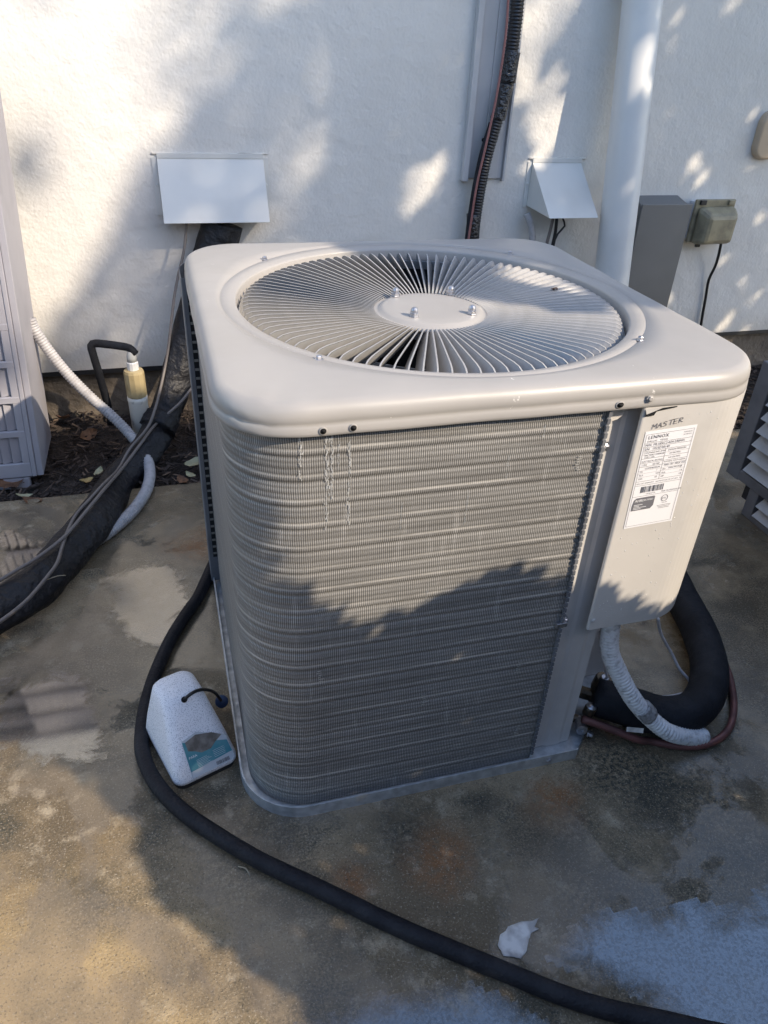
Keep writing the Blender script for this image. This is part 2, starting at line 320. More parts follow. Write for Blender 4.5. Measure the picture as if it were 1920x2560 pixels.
def concrete():
    m = bpy.data.materials.new('wet_concrete'); m.use_nodes = True; MATS['wet_concrete'] = m
    N = m.node_tree.nodes; L = m.node_tree.links; b = N['Principled BSDF']
    tc = N.new('ShaderNodeTexCoord'); P = tc.outputs['Object']
    def noise(sc, det=4, rgh=0.55, dist=0.0):
        t = N.new('ShaderNodeTexNoise'); t.inputs['Scale'].default_value = sc; t.inputs['Detail'].default_value = det
        t.inputs['Roughness'].default_value = rgh; t.inputs['Distortion'].default_value = dist
        L.new(P, t.inputs['Vector']); return t.outputs['Fac']
    def rng(v, a, c, t0=0.0, t1=1.0):
        r = N.new('ShaderNodeMapRange'); r.interpolation_type = 'SMOOTHSTEP'
        r.inputs['From Min'].default_value = a; r.inputs['From Max'].default_value = c
        r.inputs['To Min'].default_value = t0; r.inputs['To Max'].default_value = t1
        L.new(v, r.inputs['Value']); return r.outputs[0]
    def math_(op, a, c):
        n = N.new('ShaderNodeMath'); n.operation = op; n.use_clamp = op in ('MULTIPLY', 'ADD')
        for k, x in ((0, a), (1, c)):
            if isinstance(x, (int, float)): n.inputs[k].default_value = x
            else: L.new(x, n.inputs[k])
        return n.outputs[0]
    def mix(f, a, c, blend='MIX'):
        n = N.new('ShaderNodeMix'); n.data_type = 'RGBA'; n.blend_type = blend
        L.new(f, n.inputs['Factor'])
        for k, x in (('A', a), ('B', c)):
            if isinstance(x, tuple): n.inputs[k].default_value = (*x, 1)
            else: L.new(x, n.inputs[k])
        return n.outputs['Result']
    def blob(c, r0, r1):       # soft spot round a place on the slab
        d = N.new('ShaderNodeVectorMath'); d.operation = 'DISTANCE'; L.new(P, d.inputs[0]); d.inputs[1].default_value = (c[0], c[1], 0)
        w = math_('ADD', d.outputs['Value'], math_('MULTIPLY', noise(9, 3), r1 * 0.8))
        return rng(w, r1 + r1 * 0.3, r0 + r1 * 0.3)
    base = mix(rng(noise(1.6, 6, 0.6), 0.36, 0.64), (0.165, 0.125, 0.076), (0.42, 0.325, 0.205))
    base = mix(rng(noise(6.5, 6, 0.62, 0.6), 0.46, 0.66), base, (0.135, 0.104, 0.066))
    base = mix(rng(noise(17, 5, 0.65), 0.52, 0.70), base, (0.43, 0.355, 0.25))
    grain = noise(210, 4, 0.8)
    # dark mildew in clumps, broken up by grain
    mil = math_('MULTIPLY', rng(noise(3.3, 6, 0.66), 0.44, 0.58), rng(grain, 0.36, 0.58))
    base = mix(mil, base, (0.055, 0.055, 0.042))
    for c, r0, r1 in ((G(1330, 1650), 0.01, 0.20), (G(1230, 1780), 0.02, 0.12), (G(1500, 1720), 0.02, 0.25), (G(880, 1800), 0.0, 0.12), (G(1290, 1960), 0.0, 0.16), (G(1560, 1860), 0.0, 0.2), (G(520, 1870), 0.0, 0.14)):
        base = mix(math_('MULTIPLY', blob(c, r0, r1), rng(noise(95, 5, 0.8), 0.42, 0.58)), base, (0.030, 0.034, 0.026))
    for c, r0, r1 in ((G(960, 1850), 0.02, 0.12), (G(1195, 1735), 0.02, 0.10), (G(1320, 1580), 0.0, 0.05), (G(420, 1180), 0.02, 0.16), (G(760, 1900), 0.0, 0.07)):
        base = mix(math_('MULTIPLY', math_('MULTIPLY', blob(c, r0, r1), rng(noise(48, 6, 0.8), 0.30, 0.58)), 0.9), base, (0.30, 0.13, 0.045))
    # dry near-left part of the slab, with golden sunlight painted into its colour
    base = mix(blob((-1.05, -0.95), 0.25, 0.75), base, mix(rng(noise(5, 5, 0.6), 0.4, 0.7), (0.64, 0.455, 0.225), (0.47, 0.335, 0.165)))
    # grit: pale grains and pits
    base = mix(math_('MULTIPLY', rng(noise(230, 3, 0.85), 0.55, 0.68), 0.75), base, (0.58, 0.50, 0.39))
    base = mix(math_('MULTIPLY', rng(noise(200, 3, 0.85), 0.46, 0.33), 0.8), base, (0.045, 0.040, 0.032))
    wet = math_('MULTIPLY', rng(noise(3.0, 6, 0.62, 0.5), 0.43, 0.52), blob((-0.85, 0.35), 0.55, 1.0))
    base = mix(math_('MULTIPLY', wet, 0.6), base, mix(rng(noise(8, 4), 0.4, 0.6), (0.115, 0.090, 0.060), (0.155, 0.120, 0.078)))
    L.new(base, b.inputs['Base Color']); L.new(rng(wet, 0.0, 1.0, 0.46, 0.09), b.inputs['Roughness']); L.new(rng(wet, 0.0, 1.0, 0.35, 1.0), b.inputs['Specular IOR Level'])
    bp = N.new('ShaderNodeBump'); bp.inputs['Distance'].default_value = 0.0045
    L.new(rng(wet, 0.0, 1.0, 0.75, 0.10), bp.inputs['Strength']); L.new(noise(190, 4, 0.75), bp.inputs['Height'])
    bp2 = N.new('ShaderNodeBump'); bp2.inputs['Distance'].default_value = 0.02; bp2.inputs['Strength'].default_value = 0.18
    L.new(noise(7, 3), bp2.inputs['Height']); L.new(bp2.outputs[0], bp.inputs['Normal'])
    L.new(bp.outputs[0], b.inputs['Normal'])
    return m
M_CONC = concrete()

def water(name, ior, grit, broken=True):
    m = bpy.data.materials.new(name); m.use_nodes = True; N = m.node_tree.nodes; L = m.node_tree.links
    for n in list(N):
        if n.type != 'OUTPUT_MATERIAL': N.remove(n)
    out = [n for n in N][0]
    tr = N.new('ShaderNodeBsdfTransparent'); tr.inputs[0].default_value = (0.97, 0.97, 0.97, 1)
    gl = N.new('ShaderNodeBsdfGlossy'); gl.inputs['Roughness'].default_value = 0.16 if broken else 0.06
    fr = N.new('ShaderNodeFresnel'); fr.inputs['IOR'].default_value = ior
    tc = N.new('ShaderNodeTexCoord')
    t = N.new('ShaderNodeTexNoise'); t.inputs['Scale'].default_value = 210; t.inputs['Detail'].default_value = 4
    t2 = N.new('ShaderNodeTexNoise'); t2.inputs['Scale'].default_value = 9; t2.inputs['Detail'].default_value = 4
    for q in (t, t2): L.new(tc.outputs['Object'], q.inputs['Vector'])
    bp = N.new('ShaderNodeBump'); bp.inputs['Strength'].default_value = grit; bp.inputs['Distance'].default_value = 0.0015
    L.new(t.outputs['Fac'], bp.inputs['Height'])
    for q in (gl, fr): L.new(bp.outputs[0], q.inputs['Normal'])
    # grains of concrete break through the film, and it thins out towards its shore
    r = N.new('ShaderNodeMapRange'); r.inputs['From Min'].default_value = 0.38; r.inputs['From Max'].default_value = 0.56
    r.inputs['To Min'].default_value = 0.68 if broken else 0.9
    L.new(t.outputs['Fac'], r.inputs['Value'])
    t2.inputs['Scale'].default_value = 11; t2.inputs['Detail'].default_value = 9; t2.inputs['Roughness'].default_value = 0.68; t2.inputs['Distortion'].default_value = 0.5
    at = N.new('ShaderNodeAttribute'); at.attribute_name = 'depth'
    ad = N.new('ShaderNodeMath'); ad.operation = 'MULTIPLY_ADD'; L.new(t2.outputs['Fac'], ad.inputs[0]); ad.inputs[1].default_value = 2.2; L.new(at.outputs['Fac'], ad.inputs[2])
    r2 = N.new('ShaderNodeMapRange'); r2.interpolation_type = 'SMOOTHSTEP'; r2.inputs['From Min'].default_value = 1.02 if broken else 1.36; r2.inputs['From Max'].default_value = 1.85 if broken else 1.78
    L.new(ad.outputs[0], r2.inputs['Value'])
    mu = N.new('ShaderNodeMath'); mu.operation = 'MULTIPLY'; L.new(r.outputs[0], mu.inputs[0]); L.new(r2.outputs[0], mu.inputs[1])
    mu2 = N.new('ShaderNodeMath'); mu2.operation = 'MULTIPLY'; L.new(mu.outputs[0], mu2.inputs[0]); L.new(fr.outputs[0], mu2.inputs[1])
    mx = N.new('ShaderNodeMixShader'); L.new(mu2.outputs[0], mx.inputs[0]); L.new(tr.outputs[0], mx.inputs[1]); L.new(gl.outputs[0], mx.inputs[2])
    L.new(mx.outputs[0], out.inputs['Surface']); return m
M_WATER = water('water_film', 4.0, 0.06)
M_WATERSTILL = water('still_water', 3.4, 0.02, False)

def coil_material():
    m = bpy.data.materials.new('coil_fins'); m.use_nodes = True; N = m.node_tree.nodes; L = m.node_tree.links; b = N['Principled BSDF']
    uv = N.new('ShaderNodeUVMap'); sx = N.new('ShaderNodeSeparateXYZ'); L.new(uv.outputs[0], sx.inputs[0])
    tc = N.new('ShaderNodeTexCoord')
    def wave(inp, pitch, wob=None):
        mu = N.new('ShaderNodeMath'); mu.operation = 'MULTIPLY'; mu.inputs[1].default_value = 2 * pi / pitch; L.new(inp, mu.inputs[0])
        v = mu.outputs[0]
        if wob is not None:
            ad = N.new('ShaderNodeMath'); ad.operation = 'ADD'; L.new(v, ad.inputs[0]); L.new(wob, ad.inputs[1]); v = ad.outputs[0]
        si = N.new('ShaderNodeMath'); si.operation = 'SINE'; L.new(v, si.inputs[0]); return si.outputs[0]
    zz = wave(sx.outputs['Y'], 0.0424)
    am = N.new('ShaderNodeMath'); am.operation = 'MULTIPLY'; am.inputs[1].default_value = 0.5; L.new(zz, am.inputs[0])
    fin = wave(sx.outputs['X'], 0.0034, am.outputs[0])
    r = N.new('ShaderNodeMapRange'); r.inputs['From Min'].default_value = -0.9; r.inputs['From Max'].default_value = 0.9; r.inputs['To Min'].default_value = 0.12; r.inputs['To Max'].default_value = 1.0; L.new(fin, r.inputs['Value'])
    # dust: long horizontal smears
    mp = N.new('ShaderNodeMapping'); mp.inputs['Scale'].default_value = (3.0, 55, 1); L.new(uv.outputs[0], mp.inputs['Vector'])
    n1 = N.new('ShaderNodeTexNoise'); n1.inputs['Scale'].default_value = 1.0; n1.inputs['Detail'].default_value = 4; L.new(mp.outputs[0], n1.inputs['Vector'])
    mp2 = N.new('ShaderNodeMapping'); mp2.inputs['Scale'].default_value = (60, 7, 1); L.new(uv.outputs[0], mp2.inputs['Vector'])
    n2 = N.new('ShaderNodeTexNoise'); n2.inputs['Scale'].default_value = 1.0; n2.inputs['Detail'].default_value = 5; L.new(mp2.outputs[0], n2.inputs['Vector'])
    rr = N.new('ShaderNodeMapRange'); rr.inputs['From Min'].default_value = 0.35; rr.inputs['From Max'].default_value = 0.75; L.new(n1.outputs['Fac'], rr.inputs['Value'])
    rr2 = N.new('ShaderNodeMapRange'); rr2.inputs['From Min'].default_value = 0.60; rr2.inputs['From Max'].default_value = 0.74; L.new(n2.outputs['Fac'], rr2.inputs['Value'])
    cr = N.new('ShaderNodeMapRange'); cr.inputs['From Min'].default_value = 0.90; cr.inputs['From Max'].default_value = 1.0; L.new(wave(sx.outputs['Y'], 0.0424), cr.inputs['Value'])
    mp3 = N.new('ShaderNodeMapping'); mp3.inputs['Scale'].default_value = (4.5, 16, 1); L.new(uv.outputs[0], mp3.inputs['Vector'])
    n3 = N.new('ShaderNodeTexNoise'); n3.inputs['Scale'].default_value = 1.0; n3.inputs['Detail'].default_value = 4; L.new(mp3.outputs[0], n3.inputs['Vector'])
    r3 = N.new('ShaderNodeMapRange'); r3.inputs['From Min'].default_value = 0.38; r3.inputs['From Max'].default_value = 0.66; L.new(n3.outputs['Fac'], r3.inputs['Value'])
    pk = N.new('ShaderNodeMath'); pk.operation = 'MULTIPLY'; L.new(cr.outputs[0], pk.inputs[0]); L.new(r3.outputs[0], pk.inputs[1])
    cA = N.new('ShaderNodeMix'); cA.data_type = 'RGBA'; cA.inputs['A'].default_value = (0.285, 0.276, 0.263, 1); cA.inputs['B'].default_value = (0.47, 0.46, 0.443, 1); L.new(rr.outputs[0], cA.inputs['Factor'])
    cB = N.new('ShaderNodeMix'); cB.data_type = 'RGBA'; cB.inputs['B'].default_value = (0.50, 0.49, 0.475, 1); L.new(rr2.outputs[0], cB.inputs['Factor']); L.new(cA.outputs['Result'], cB.inputs['A'])
    c = N.new('ShaderNodeMix'); c.data_type = 'RGBA'; c.inputs['A'].default_value = (0.085, 0.083, 0.082, 1)
    L.new(r.outputs[0], c.inputs['Factor']); L.new(cB.outputs['Result'], c.inputs['B'])
    cc = N.new('ShaderNodeMix'); cc.data_type = 'RGBA'; cc.inputs['B'].default_value = (0.58, 0.56, 0.53, 1); L.new(pk.outputs[0], cc.inputs['Factor']); L.new(c.outputs['Result'], cc.inputs['A']); L.new(cc.outputs['Result'], b.inputs['Base Color'])
    bp = N.new('ShaderNodeBump'); bp.inputs['Strength'].default_value = 0.3; bp.inputs['Distance'].default_value = 0.0010
    L.new(fin, bp.inputs['Height']); L.new(bp.outputs[0], b.inputs['Normal'])
    b.inputs['Roughness'].default_value = 0.42; b.inputs['Metallic'].default_value = 0.15
    return m
M_COIL = coil_material()

# ================================================================== SETTING
# yard soil out to the horizon, slab, mulch bed
g = mesh_obj('ground', [(-200, -200, -0.14), (200, -200, -0.14), (200, 200, -0.14), (-200, 200, -0.14)], [(0, 1, 2, 3)], M_GRASS); tag(g, kind='structure')
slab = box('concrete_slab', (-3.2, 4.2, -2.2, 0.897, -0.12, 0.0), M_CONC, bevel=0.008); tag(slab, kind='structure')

# the house wall
hw = empty('house_wall', (0, WALL_Y, 0)); tag(hw, 'cream white stucco house wall behind the air conditioner', 'wall')
box('stucco', (-4.5, 5.5, 0.0, 0.18, 0.185, 3.0), M_STUCCO, hw)
box('foundation', (-4.5, 5.5, 0.035, 0.18, -0.14, 0.183), M_FOUND, hw)
box('drip_edge', (-4.5, 5.5, -0.003, 0.034, 0.168, 0.184), M_BLACKSTRIP, hw)

# mulch bed: bumpy soil + loose chips
V = []; F = []; nx, ny = 150, 28
for j in range(ny + 1):
    for i in range(nx + 1):
        x = -1.9 + 4.9 * i / nx; y = 0.892 + (1.537 - 0.892) * j / ny
        z = -0.035 + 0.018 * mnoise.noise(Vector((x * 5, y * 5, 0))) + 0.012 * mnoise.noise(Vector((x * 19, y * 19, 3))) + 0.02 * (y - 0.9)
        V.append((x, y, z))
for j in range(ny):
    for i in range(nx): F.append((j * (nx + 1) + i, j * (nx + 1) + i + 1, (j + 1) * (nx + 1) + i + 1, (j + 1) * (nx + 1) + i))
mb = mesh_obj('mulch_bed', V, F, M_SOIL, smooth=True); tag(mb, kind='structure')
V = []; F = []
rnd = random.Random(3)
for k in range(5200):
    x = rnd.uniform(-1.6, 2.6); y = rnd.uniform(0.905, 1.525)
    if k % 9 == 0 : y = 0.9 + abs(rnd.gauss(0, 0.02)) + 0.008
    Lc = rnd.uniform(0.012, 0.05); Wc = rnd.uniform(0.003, 0.010); a = rnd.uniform(0, pi); t = rnd.gauss(0, 0.25)
    z = -0.028 + 0.02 * (y - 0.9) + rnd.uniform(0, 0.022)
    ux = Vector((cos(a) * cos(t), sin(a) * cos(t), sin(t))) * Lc / 2; uy = Vector((-sin(a), cos(a), rnd.gauss(0, 0.3))) * Wc / 2; uz = Vector((0, 0, 0.0035))
    c = Vector((x, y, z)); o = len(V)
    for w in (-uz / 2, uz / 2):
        V += [c - ux - uy * 0.5 + w, c + ux - uy + w, c + ux * 0.9 + uy + w, c - ux * 0.95 + uy * 0.8 + w]
    for f in ((0, 3, 2, 1), (4, 5, 6, 7), (0, 1, 5, 4), (1, 2, 6, 5), (2, 3, 7, 6), (3, 0, 4, 7)): F.append(tuple(i + o for i in f))
ch = mesh_obj('mulch_chips', V, F, M_CHIP); tag(ch, 'dark brown bark mulch chips along the foundation', 'mulch', kind='stuff')

V = []; F = []; rnd = random.Random(17)
for k in range(420):
    x = rnd.uniform(-1.5, 2.4); y = rnd.uniform(0.91, 1.5); Lc = rnd.uniform(0.015, 0.07); a = rnd.uniform(0, pi); z = -0.012 + 0.02 * (y - 0.9) + rnd.uniform(0, 0.012); w = rnd.uniform(0.0010, 0.0045)
    c = Vector((x, y, z)); ux = Vector((cos(a), sin(a), rnd.gauss(0, 0.12))) * Lc / 2; uy = Vector((-sin(a), cos(a), 0)) * w; o = len(V)
    for h_ in (0, 0.002): V += [c - ux - uy + Vector((0, 0, h_)), c + ux - uy * 0.6 + Vector((0, 0, h_)), c + ux + uy * 0.6 + Vector((0, 0, h_)), c - ux + uy + Vector((0, 0, h_))]
    for f in ((0, 3, 2, 1), (4, 5, 6, 7), (0, 1, 5, 4), (1, 2, 6, 5), (2, 3, 7, 6), (3, 0, 4, 7)): F.append(tuple(i + o for i in f))
tg = mesh_obj('mulch_twigs', V, F, mat('pale_chip', (0.17, 0.115, 0.08), 0.9, col2=(0.09, 0.06, 0.045), nscale=5)); tag(tg, 'pale twigs and bark bits scattered over the dark mulch', 'twigs', kind='stuff')

# puddles: thin sheets of water with ragged shores
def puddle(name, pts, material, z, label, seed, soft=0.09, step=0.012):
    P = [G(*p) for p in pts]; Q = [(p.x, p.y) for p in catmull(P + [P[0]], 0.03)[:-1]]; n = len(Q)
    x0 = min(q[0] for q in Q); x1 = max(q[0] for q in Q); y0 = min(q[1] for q in Q); y1 = max(q[1] for q in Q)
    x0, x1, y0, y1 = max(x0, -1.6), min(x1, 1.5), max(y0, -1.4), y1
    nx = int((x1 - x0) / step) + 1; ny = int((y1 - y0) / step) + 1; V = []; D = []; idx = {}; F = []
    def inside(x, y):
        c = False; k = n - 1
        for i in range(n):
            if (Q[i][1] > y) != (Q[k][1] > y) and x < (Q[k][0] - Q[i][0]) * (y - Q[i][1]) / (Q[k][1] - Q[i][1]) + Q[i][0]: c = not c
            k = i
        return c
    for j in range(ny + 1):
        for i in range(nx + 1):
            x, y = x0 + i * step, y0 + j * step
            if not inside(x, y): continue
            d = min((x - a) ** 2 + (y - b) ** 2 for a, b in Q) ** 0.5
            idx[(i, j)] = len(V); V.append((x, y, z)); D.append(min(1.0, d / soft))
    for (i, j) in idx:
        k = [(i, j), (i + 1, j), (i + 1, j + 1), (i, j + 1)]
        if all(q in idx for q in k): F.append(tuple(idx[q] for q in k))
    o = mesh_obj(name, V, F, material); at = o.data.attributes.new('depth', 'FLOAT', 'POINT')
    for i, d in enumerate(D): at.data[i].value = d
    tag(o, label, None, kind='structure'); return o
puddle('puddle', [(1165, 2080), (1200, 2020), (1245, 1975), (1300, 1955), (1400, 1960), (1480, 1930), (1570, 1945), (1700, 1895), (1850, 2100), (1800, 2300), (1500, 2330), (1440, 2205), (1330, 2150), (1230, 2110)], M_WATER, 0.0022, None, 1)
puddle('puddle', [(600, 2225), (690, 2180), (790, 2145), (880, 2125), (960, 2105), (1060, 2128), (1130, 2165), (1200, 2205), (1280, 2260), (1300, 2330), (600, 2330)], M_WATER, 0.0024, None, 2)
puddle('puddle', [(205, 1240), (275, 1215), (350, 1205), (400, 1235), (440, 1280), (430, 1335), (390, 1395), (340, 1425), (290, 1410), (235, 1370), (205, 1310)], M_WATERSTILL, 0.0022, None, 5)
puddle('puddle', [(-20, 1130), (60, 1148), (140, 1165), (165, 1185), (120, 1215), (60, 1250), (-20, 1300)], M_WATERSTILL, 0.0024, None, 6)
puddle('puddle', [(-40, 1470), (60, 1450), (160, 1445), (230, 1480), (240, 1540), (250, 1620), (190, 1680), (100, 1670), (30, 1640), (-40, 1640)], M_WATERSTILL, 0.0022, None, 8)
puddle('puddle', [(150, 1085), (185, 1082), (210, 1100), (205, 1125), (175, 1130)], M_WATERSTILL, 0.0023, None, 9)

# ================================================================== THE AIR CONDITIONER
A = 0.456; H = 0.8964; RC = 0.125
ac = empty('air_conditioner'); tag(ac, 'large taupe square air conditioner with round slatted fan top, ribbed coil and white nameplate', 'air conditioner', 'air conditioners')
def rs(phi, a, r):
    """point of a rounded square in direction phi"""
    dx, dy = cos(phi), sin(phi); sx, sy = (1 if dx >= 0 else -1), (1 if dy >= 0 else -1); dx, dy = abs(dx), abs(dy)
    r = max(r, 0.004); c = a - r
    t = a / max(dx, dy)
    if (dx >= dy and t * dy <= c) or (dy > dx and t * dx <= c): return Vector((sx * t * dx, sy * t * dy, 0))
    bq = c * (dx + dy); t = bq + sqrt(max(bq * bq - (2 * c * c - r * r), 0)); return Vector((sx * t * dx, sy * t * dy, 0))
# top cover
NA = 240; rings = []
circ = [(0.3765, H - 0.050), (0.3765, H - 0.0135), (0.3775, H - 0.0108), (0.380, H - 0.0095), (0.388, H - 0.0070), (0.4020, H - 0.0040), (0.4042, H - 0.0060), (0.4072, H - 0.0062), (0.4095, H - 0.0034)]
V = []; F = []
phis = [2 * pi * i / NA for i in range(NA)]
for (r, z) in circ: rings.append([Vector((r * cos(p), r * sin(p), z)) for p in phis])
def blend(t):
    out = []
    for p in phis:
        a0 = Vector((0.4095 * cos(p), 0.4095 * sin(p), H - 0.0034)); b0 = rs(p, A - 0.0205, RC - 0.0205)
        d = (b0.xy - a0.xy).length
        q = a0.lerp(Vector((b0.x, b0.y, H - 0.0040)), t); q.z += 0.0022 * sin(pi * t) * min(1, d / 0.08)
        out.append(q)
    return out
for t in (0.25, 0.5, 0.75, 1.0): rings.append(blend(t))
for (ins, z) in ((0.0145, H - 0.0055), (0.0090, H - 0.0090), (0.0048, H - 0.0145), (0.0021, H - 0.0220), (0.0010, H - 0.0315), (0.0030, H - 0.0350), (0.0008, H - 0.0380), (0.0, H - 0.047), (0.0, H - 0.0515), (0.002, H - 0.0535), (0.008, H - 0.054), (0.016, H - 0.052)):
    ring = []
    for p in phis:
        q = rs(p, A - ins, RC - ins); q.z = z; ring.append(q)
    rings.append(ring)
for j, ring in enumerate(rings):
    for q in ring:
        k = 0.0 if j < 9 else 1.0
        q.z += k * (0.0013 * mnoise.noise(q * 6) + 0.0006 * mnoise.noise(q * 17))
        if j > 11:
            rr = 0.0009 * mnoise.noise(q * 12); n = Vector((q.x, q.y, 0)).normalized(); q += n * rr
        # knocked front left corner
        dd = (Vector((q.x, q.y)) - Vector((-0.405, -0.405))).length
        if dd < 0.075: q.z -= 0.006 * (1 - dd / 0.075) * (0.6 + mnoise.noise(q * 60))
        V.append(q)
for j in range(len(rings) - 1):
    for i in range(NA): F.append((j * NA + i, j * NA + (i + 1) % NA, (j + 1) * NA + (i + 1) % NA, (j + 1) * NA + i))
cover = mesh_obj('top_cover', V, F, M_PAINT, ac, smooth=True)
for (x, y) in ((-0.285, 0.290), (-0.284, -0.297), (0.292, 0.285), (0.280, -0.297)):
    screw((x, y, H - 0.0045), (0, 0, 1), M_ZINC, cover, r=0.0050, h=0.0060)
for (x, z, r) in ((-0.311, H - 0.0445, 0.0046), (-0.268, H - 0.0435, 0.0046), (0.155, H - 0.043, 0.0046)):
    o = lathe('screw_hole', [(0.0001, 0.0), (r * 0.72, 0.0), (r, 0.0008)], M_HOLE, cover, n=14, origin=(x, -A - 0.0013, z), mtx=Matrix.Rotation(pi / 2, 4, 'X') @ Matrix.Diagonal((1.3 if x > 0 else 1, 1, 1, 1)))
    lathe('hole_rim', [(r * 0.75, 0.0), (r * 0.85, 0.0012), (r * 1.2, 0.0012), (r * 1.35, 0.0)], M_PAINT, cover, n=16, origin=(x, -A - 0.0008, z), mtx=Matrix.Rotation(pi / 2, 4, 'X') @ Matrix.Diagonal((1.3 if x > 0 else 1, 1, 1, 1)))
screw((0.206, -A - 0.002, H - 0.036), (0, -1, 0.1), M_PAINT, cover, r=0.0045, h=0.003)

# fan grille
RH = 0.866
def ringband(r0, r1, z0, z1, n=120):
    return lathe_data([(r0, z0), (r1, z0), (r1, z1), (r0, z1), (r0, z0)], n)[0], [f for f in lathe_data([(r0, z0), (r1, z0), (r1, z1), (r0, z1), (r0, z0)], n)[1][:-2]]
Vg, Fg = join_data([ringband(0.3665, 0.3735, H - 0.052, H - 0.034), ringband(0.112, 0.116, RH - 0.026, RH - 0.006), ringband(0.24, 0.243, H - 0.068, H - 0.062)])
grille = mesh_obj('fan_grille', Vg, Fg, M_BLADE, ac, smooth=False)
al = radians(26); DEP = 0.032; TH = 0.0021
prof = [(0.112, RH - 0.003), (0.14, RH + 0.0015), (0.20, RH + 0.0075), (0.27, RH + 0.0135), (0.335, RH + 0.0180), (0.354, RH + 0.0175), (0.3645, RH + 0.0140), (0.3705, RH + 0.005), (0.3725, RH - 0.009), (0.3733, RH - 0.020)]
V = []; F = []
for i, (r, zt) in enumerate(prof):
    dep = DEP if r < 0.365 else max(0.010, (zt - (RH - 0.022)))
    # the lip of every vane rolls over a little
    for (s_, off) in ((0, -TH * 0.62), (0, TH * 0.62), (0.003, TH * 0.42), (dep, TH * 0.36), (dep, -TH * 0.36), (0.003, -TH * 0.42)):
        V.append((r, off - s_ * sin(al), zt - s_ * cos(al)))
n = 6
for i in range(len(prof) - 1):
    for k in range(n): F.append((i * n + k, i * n + (k + 1) % n, (i + 1) * n + (k + 1) % n, (i + 1) * n + k))
F.append(tuple(range(n))); F.append(tuple((len(prof) - 1) * n + k for k in range(n - 1, -1, -1)))
b0 = mesh_obj('blade', V, F, M_BLADE, grille)
for k in range(100):
    o = b0 if k == 0 else b0.copy()
    if k: COL.objects.link(o); o.parent = grille
    o.rotation_euler = (0, 0, 2 * pi * k / 100 + radians(0.9))
hub = lathe('hub', [(0.0003, RH + 0.0015), (0.06, RH + 0.0015), (0.092, RH + 0.001), (0.099, RH - 0.0005), (0.103, RH - 0.0045), (0.109, RH - 0.0055), (0.117, RH - 0.0055), (0.119, RH - 0.0075), (0.119, RH - 0.010), (0.0003, RH - 0.010)], M_PAINT, grille, n=72)
for (x, y) in ((-0.050, -0.048), (0.067, -0.050), (0.069, 0.077), (-0.049, 0.080)):
    m = Matrix.Translation((x, y, RH + 0.0015)) @ Matrix.Rotation(random.uniform(0, 1), 4, 'Z')
    V1, F1 = lathe_data([(0.0095, 0), (0.0100, 0.0006), (0.0100, 0.0011), (0.0088, 0.0012), (0.0088, 0.0075), (0.0075, 0.0082)], 6, mtx=m)
    V2, F2 = lathe_data([(0.0070, 0.0078), (0.0070, 0.0125), (0.0062, 0.0150), (0.0045, 0.0168), (0.002, 0.0178), (0.0002, 0.018)], 14, mtx=m)
    Vn, Fn = join_data([(V1, F1), (V2, F2)]); mesh_obj('cap_nut', Vn, Fn, M_ZINC, grille)

# below the grille: shroud, motor and blades
V, F = lathe_data([(0.373, H - 0.05), (0.370, H - 0.09), (0.374, H - 0.16), (0.39, H - 0.22)], 64); F = F[:-2]
mesh_obj('fan_shroud', V, F, M_DARK, ac, smooth=True)
lathe('fan_motor', [(0.0005, RH - 0.03), (0.06, RH - 0.03), (0.068, RH - 0.04), (0.068, RH - 0.17), (0.05, RH - 0.18), (0.0005, RH - 0.18)], M_DARK, ac, n=28)
V = []; F = []
for i in range(7):
    r = 0.06 + 0.285 * i / 6
    for k in range(6):
        a_ = radians(-34 + 68 * k / 5) * (0.75 + 0.25 * i / 6); V.append((r * cos(a_), r * sin(a_), RH - 0.13 + 0.05 * (k / 5 - 0.5)))
for i in range(6):
    for k in range(5): F.append((i * 6 + k, (i + 1) * 6 + k, (i + 1) * 6 + k + 1, i * 6 + k + 1))
fb = mesh_obj('fan_blade', V, F, M_DARK, ac, smooth=True)
for k in range(1, 3):
    o = fb.copy(); COL.objects.link(o); o.parent = ac; o.rotation_euler = (0, 0, 2 * pi * k / 3 + 0.4)

# base pan with cut corner
def outline_pan(b, r, n=10):
    P = [(0.252 + (0.4605 - b), -b), (b, -0.252 - (0.4605 - b))]
    for (cx, cy, a0) in ((b - r, b - r, 0), (-(b - r), b - r, pi / 2), (-(b - r), -(b - r), pi)):
        for k in range(n + 1):
            t = a0 + pi / 2 * k / n; P.append((cx + r * cos(t), cy + r * sin(t)))
    return P
PB = 0.4605
o1 = outline_pan(PB, 0.125); o2 = outline_pan(PB - 0.0035, 0.1215)
n = len(o1); V = []; F = []
for (P, z) in ((o1, 0.0), (o1, 0.030), (o2, 0.030), (o2, 0.010)): V += [(x, y, z) for x, y in P]
for j in range(3):
    for i in range(n): F.append((j * n + i, j * n + (i + 1) % n, (j + 1) * n + (i + 1) % n, (j + 1) * n + i))
F.append(tuple(3 * n + i for i in range(n))); F.append(tuple(range(n - 1, -1, -1)))
pan = mesh_obj('base_pan', V, F, M_GALV, ac)
screw((0.185, -PB - 0.0005, 0.014), (0, -1, 0), M_ZINC, pan, r=0.005, h=0.004)
screw((0.300, -0.420, 0.022), (0.7, -0.7, 0), M_ZINC, pan, r=0.006, h=0.010)

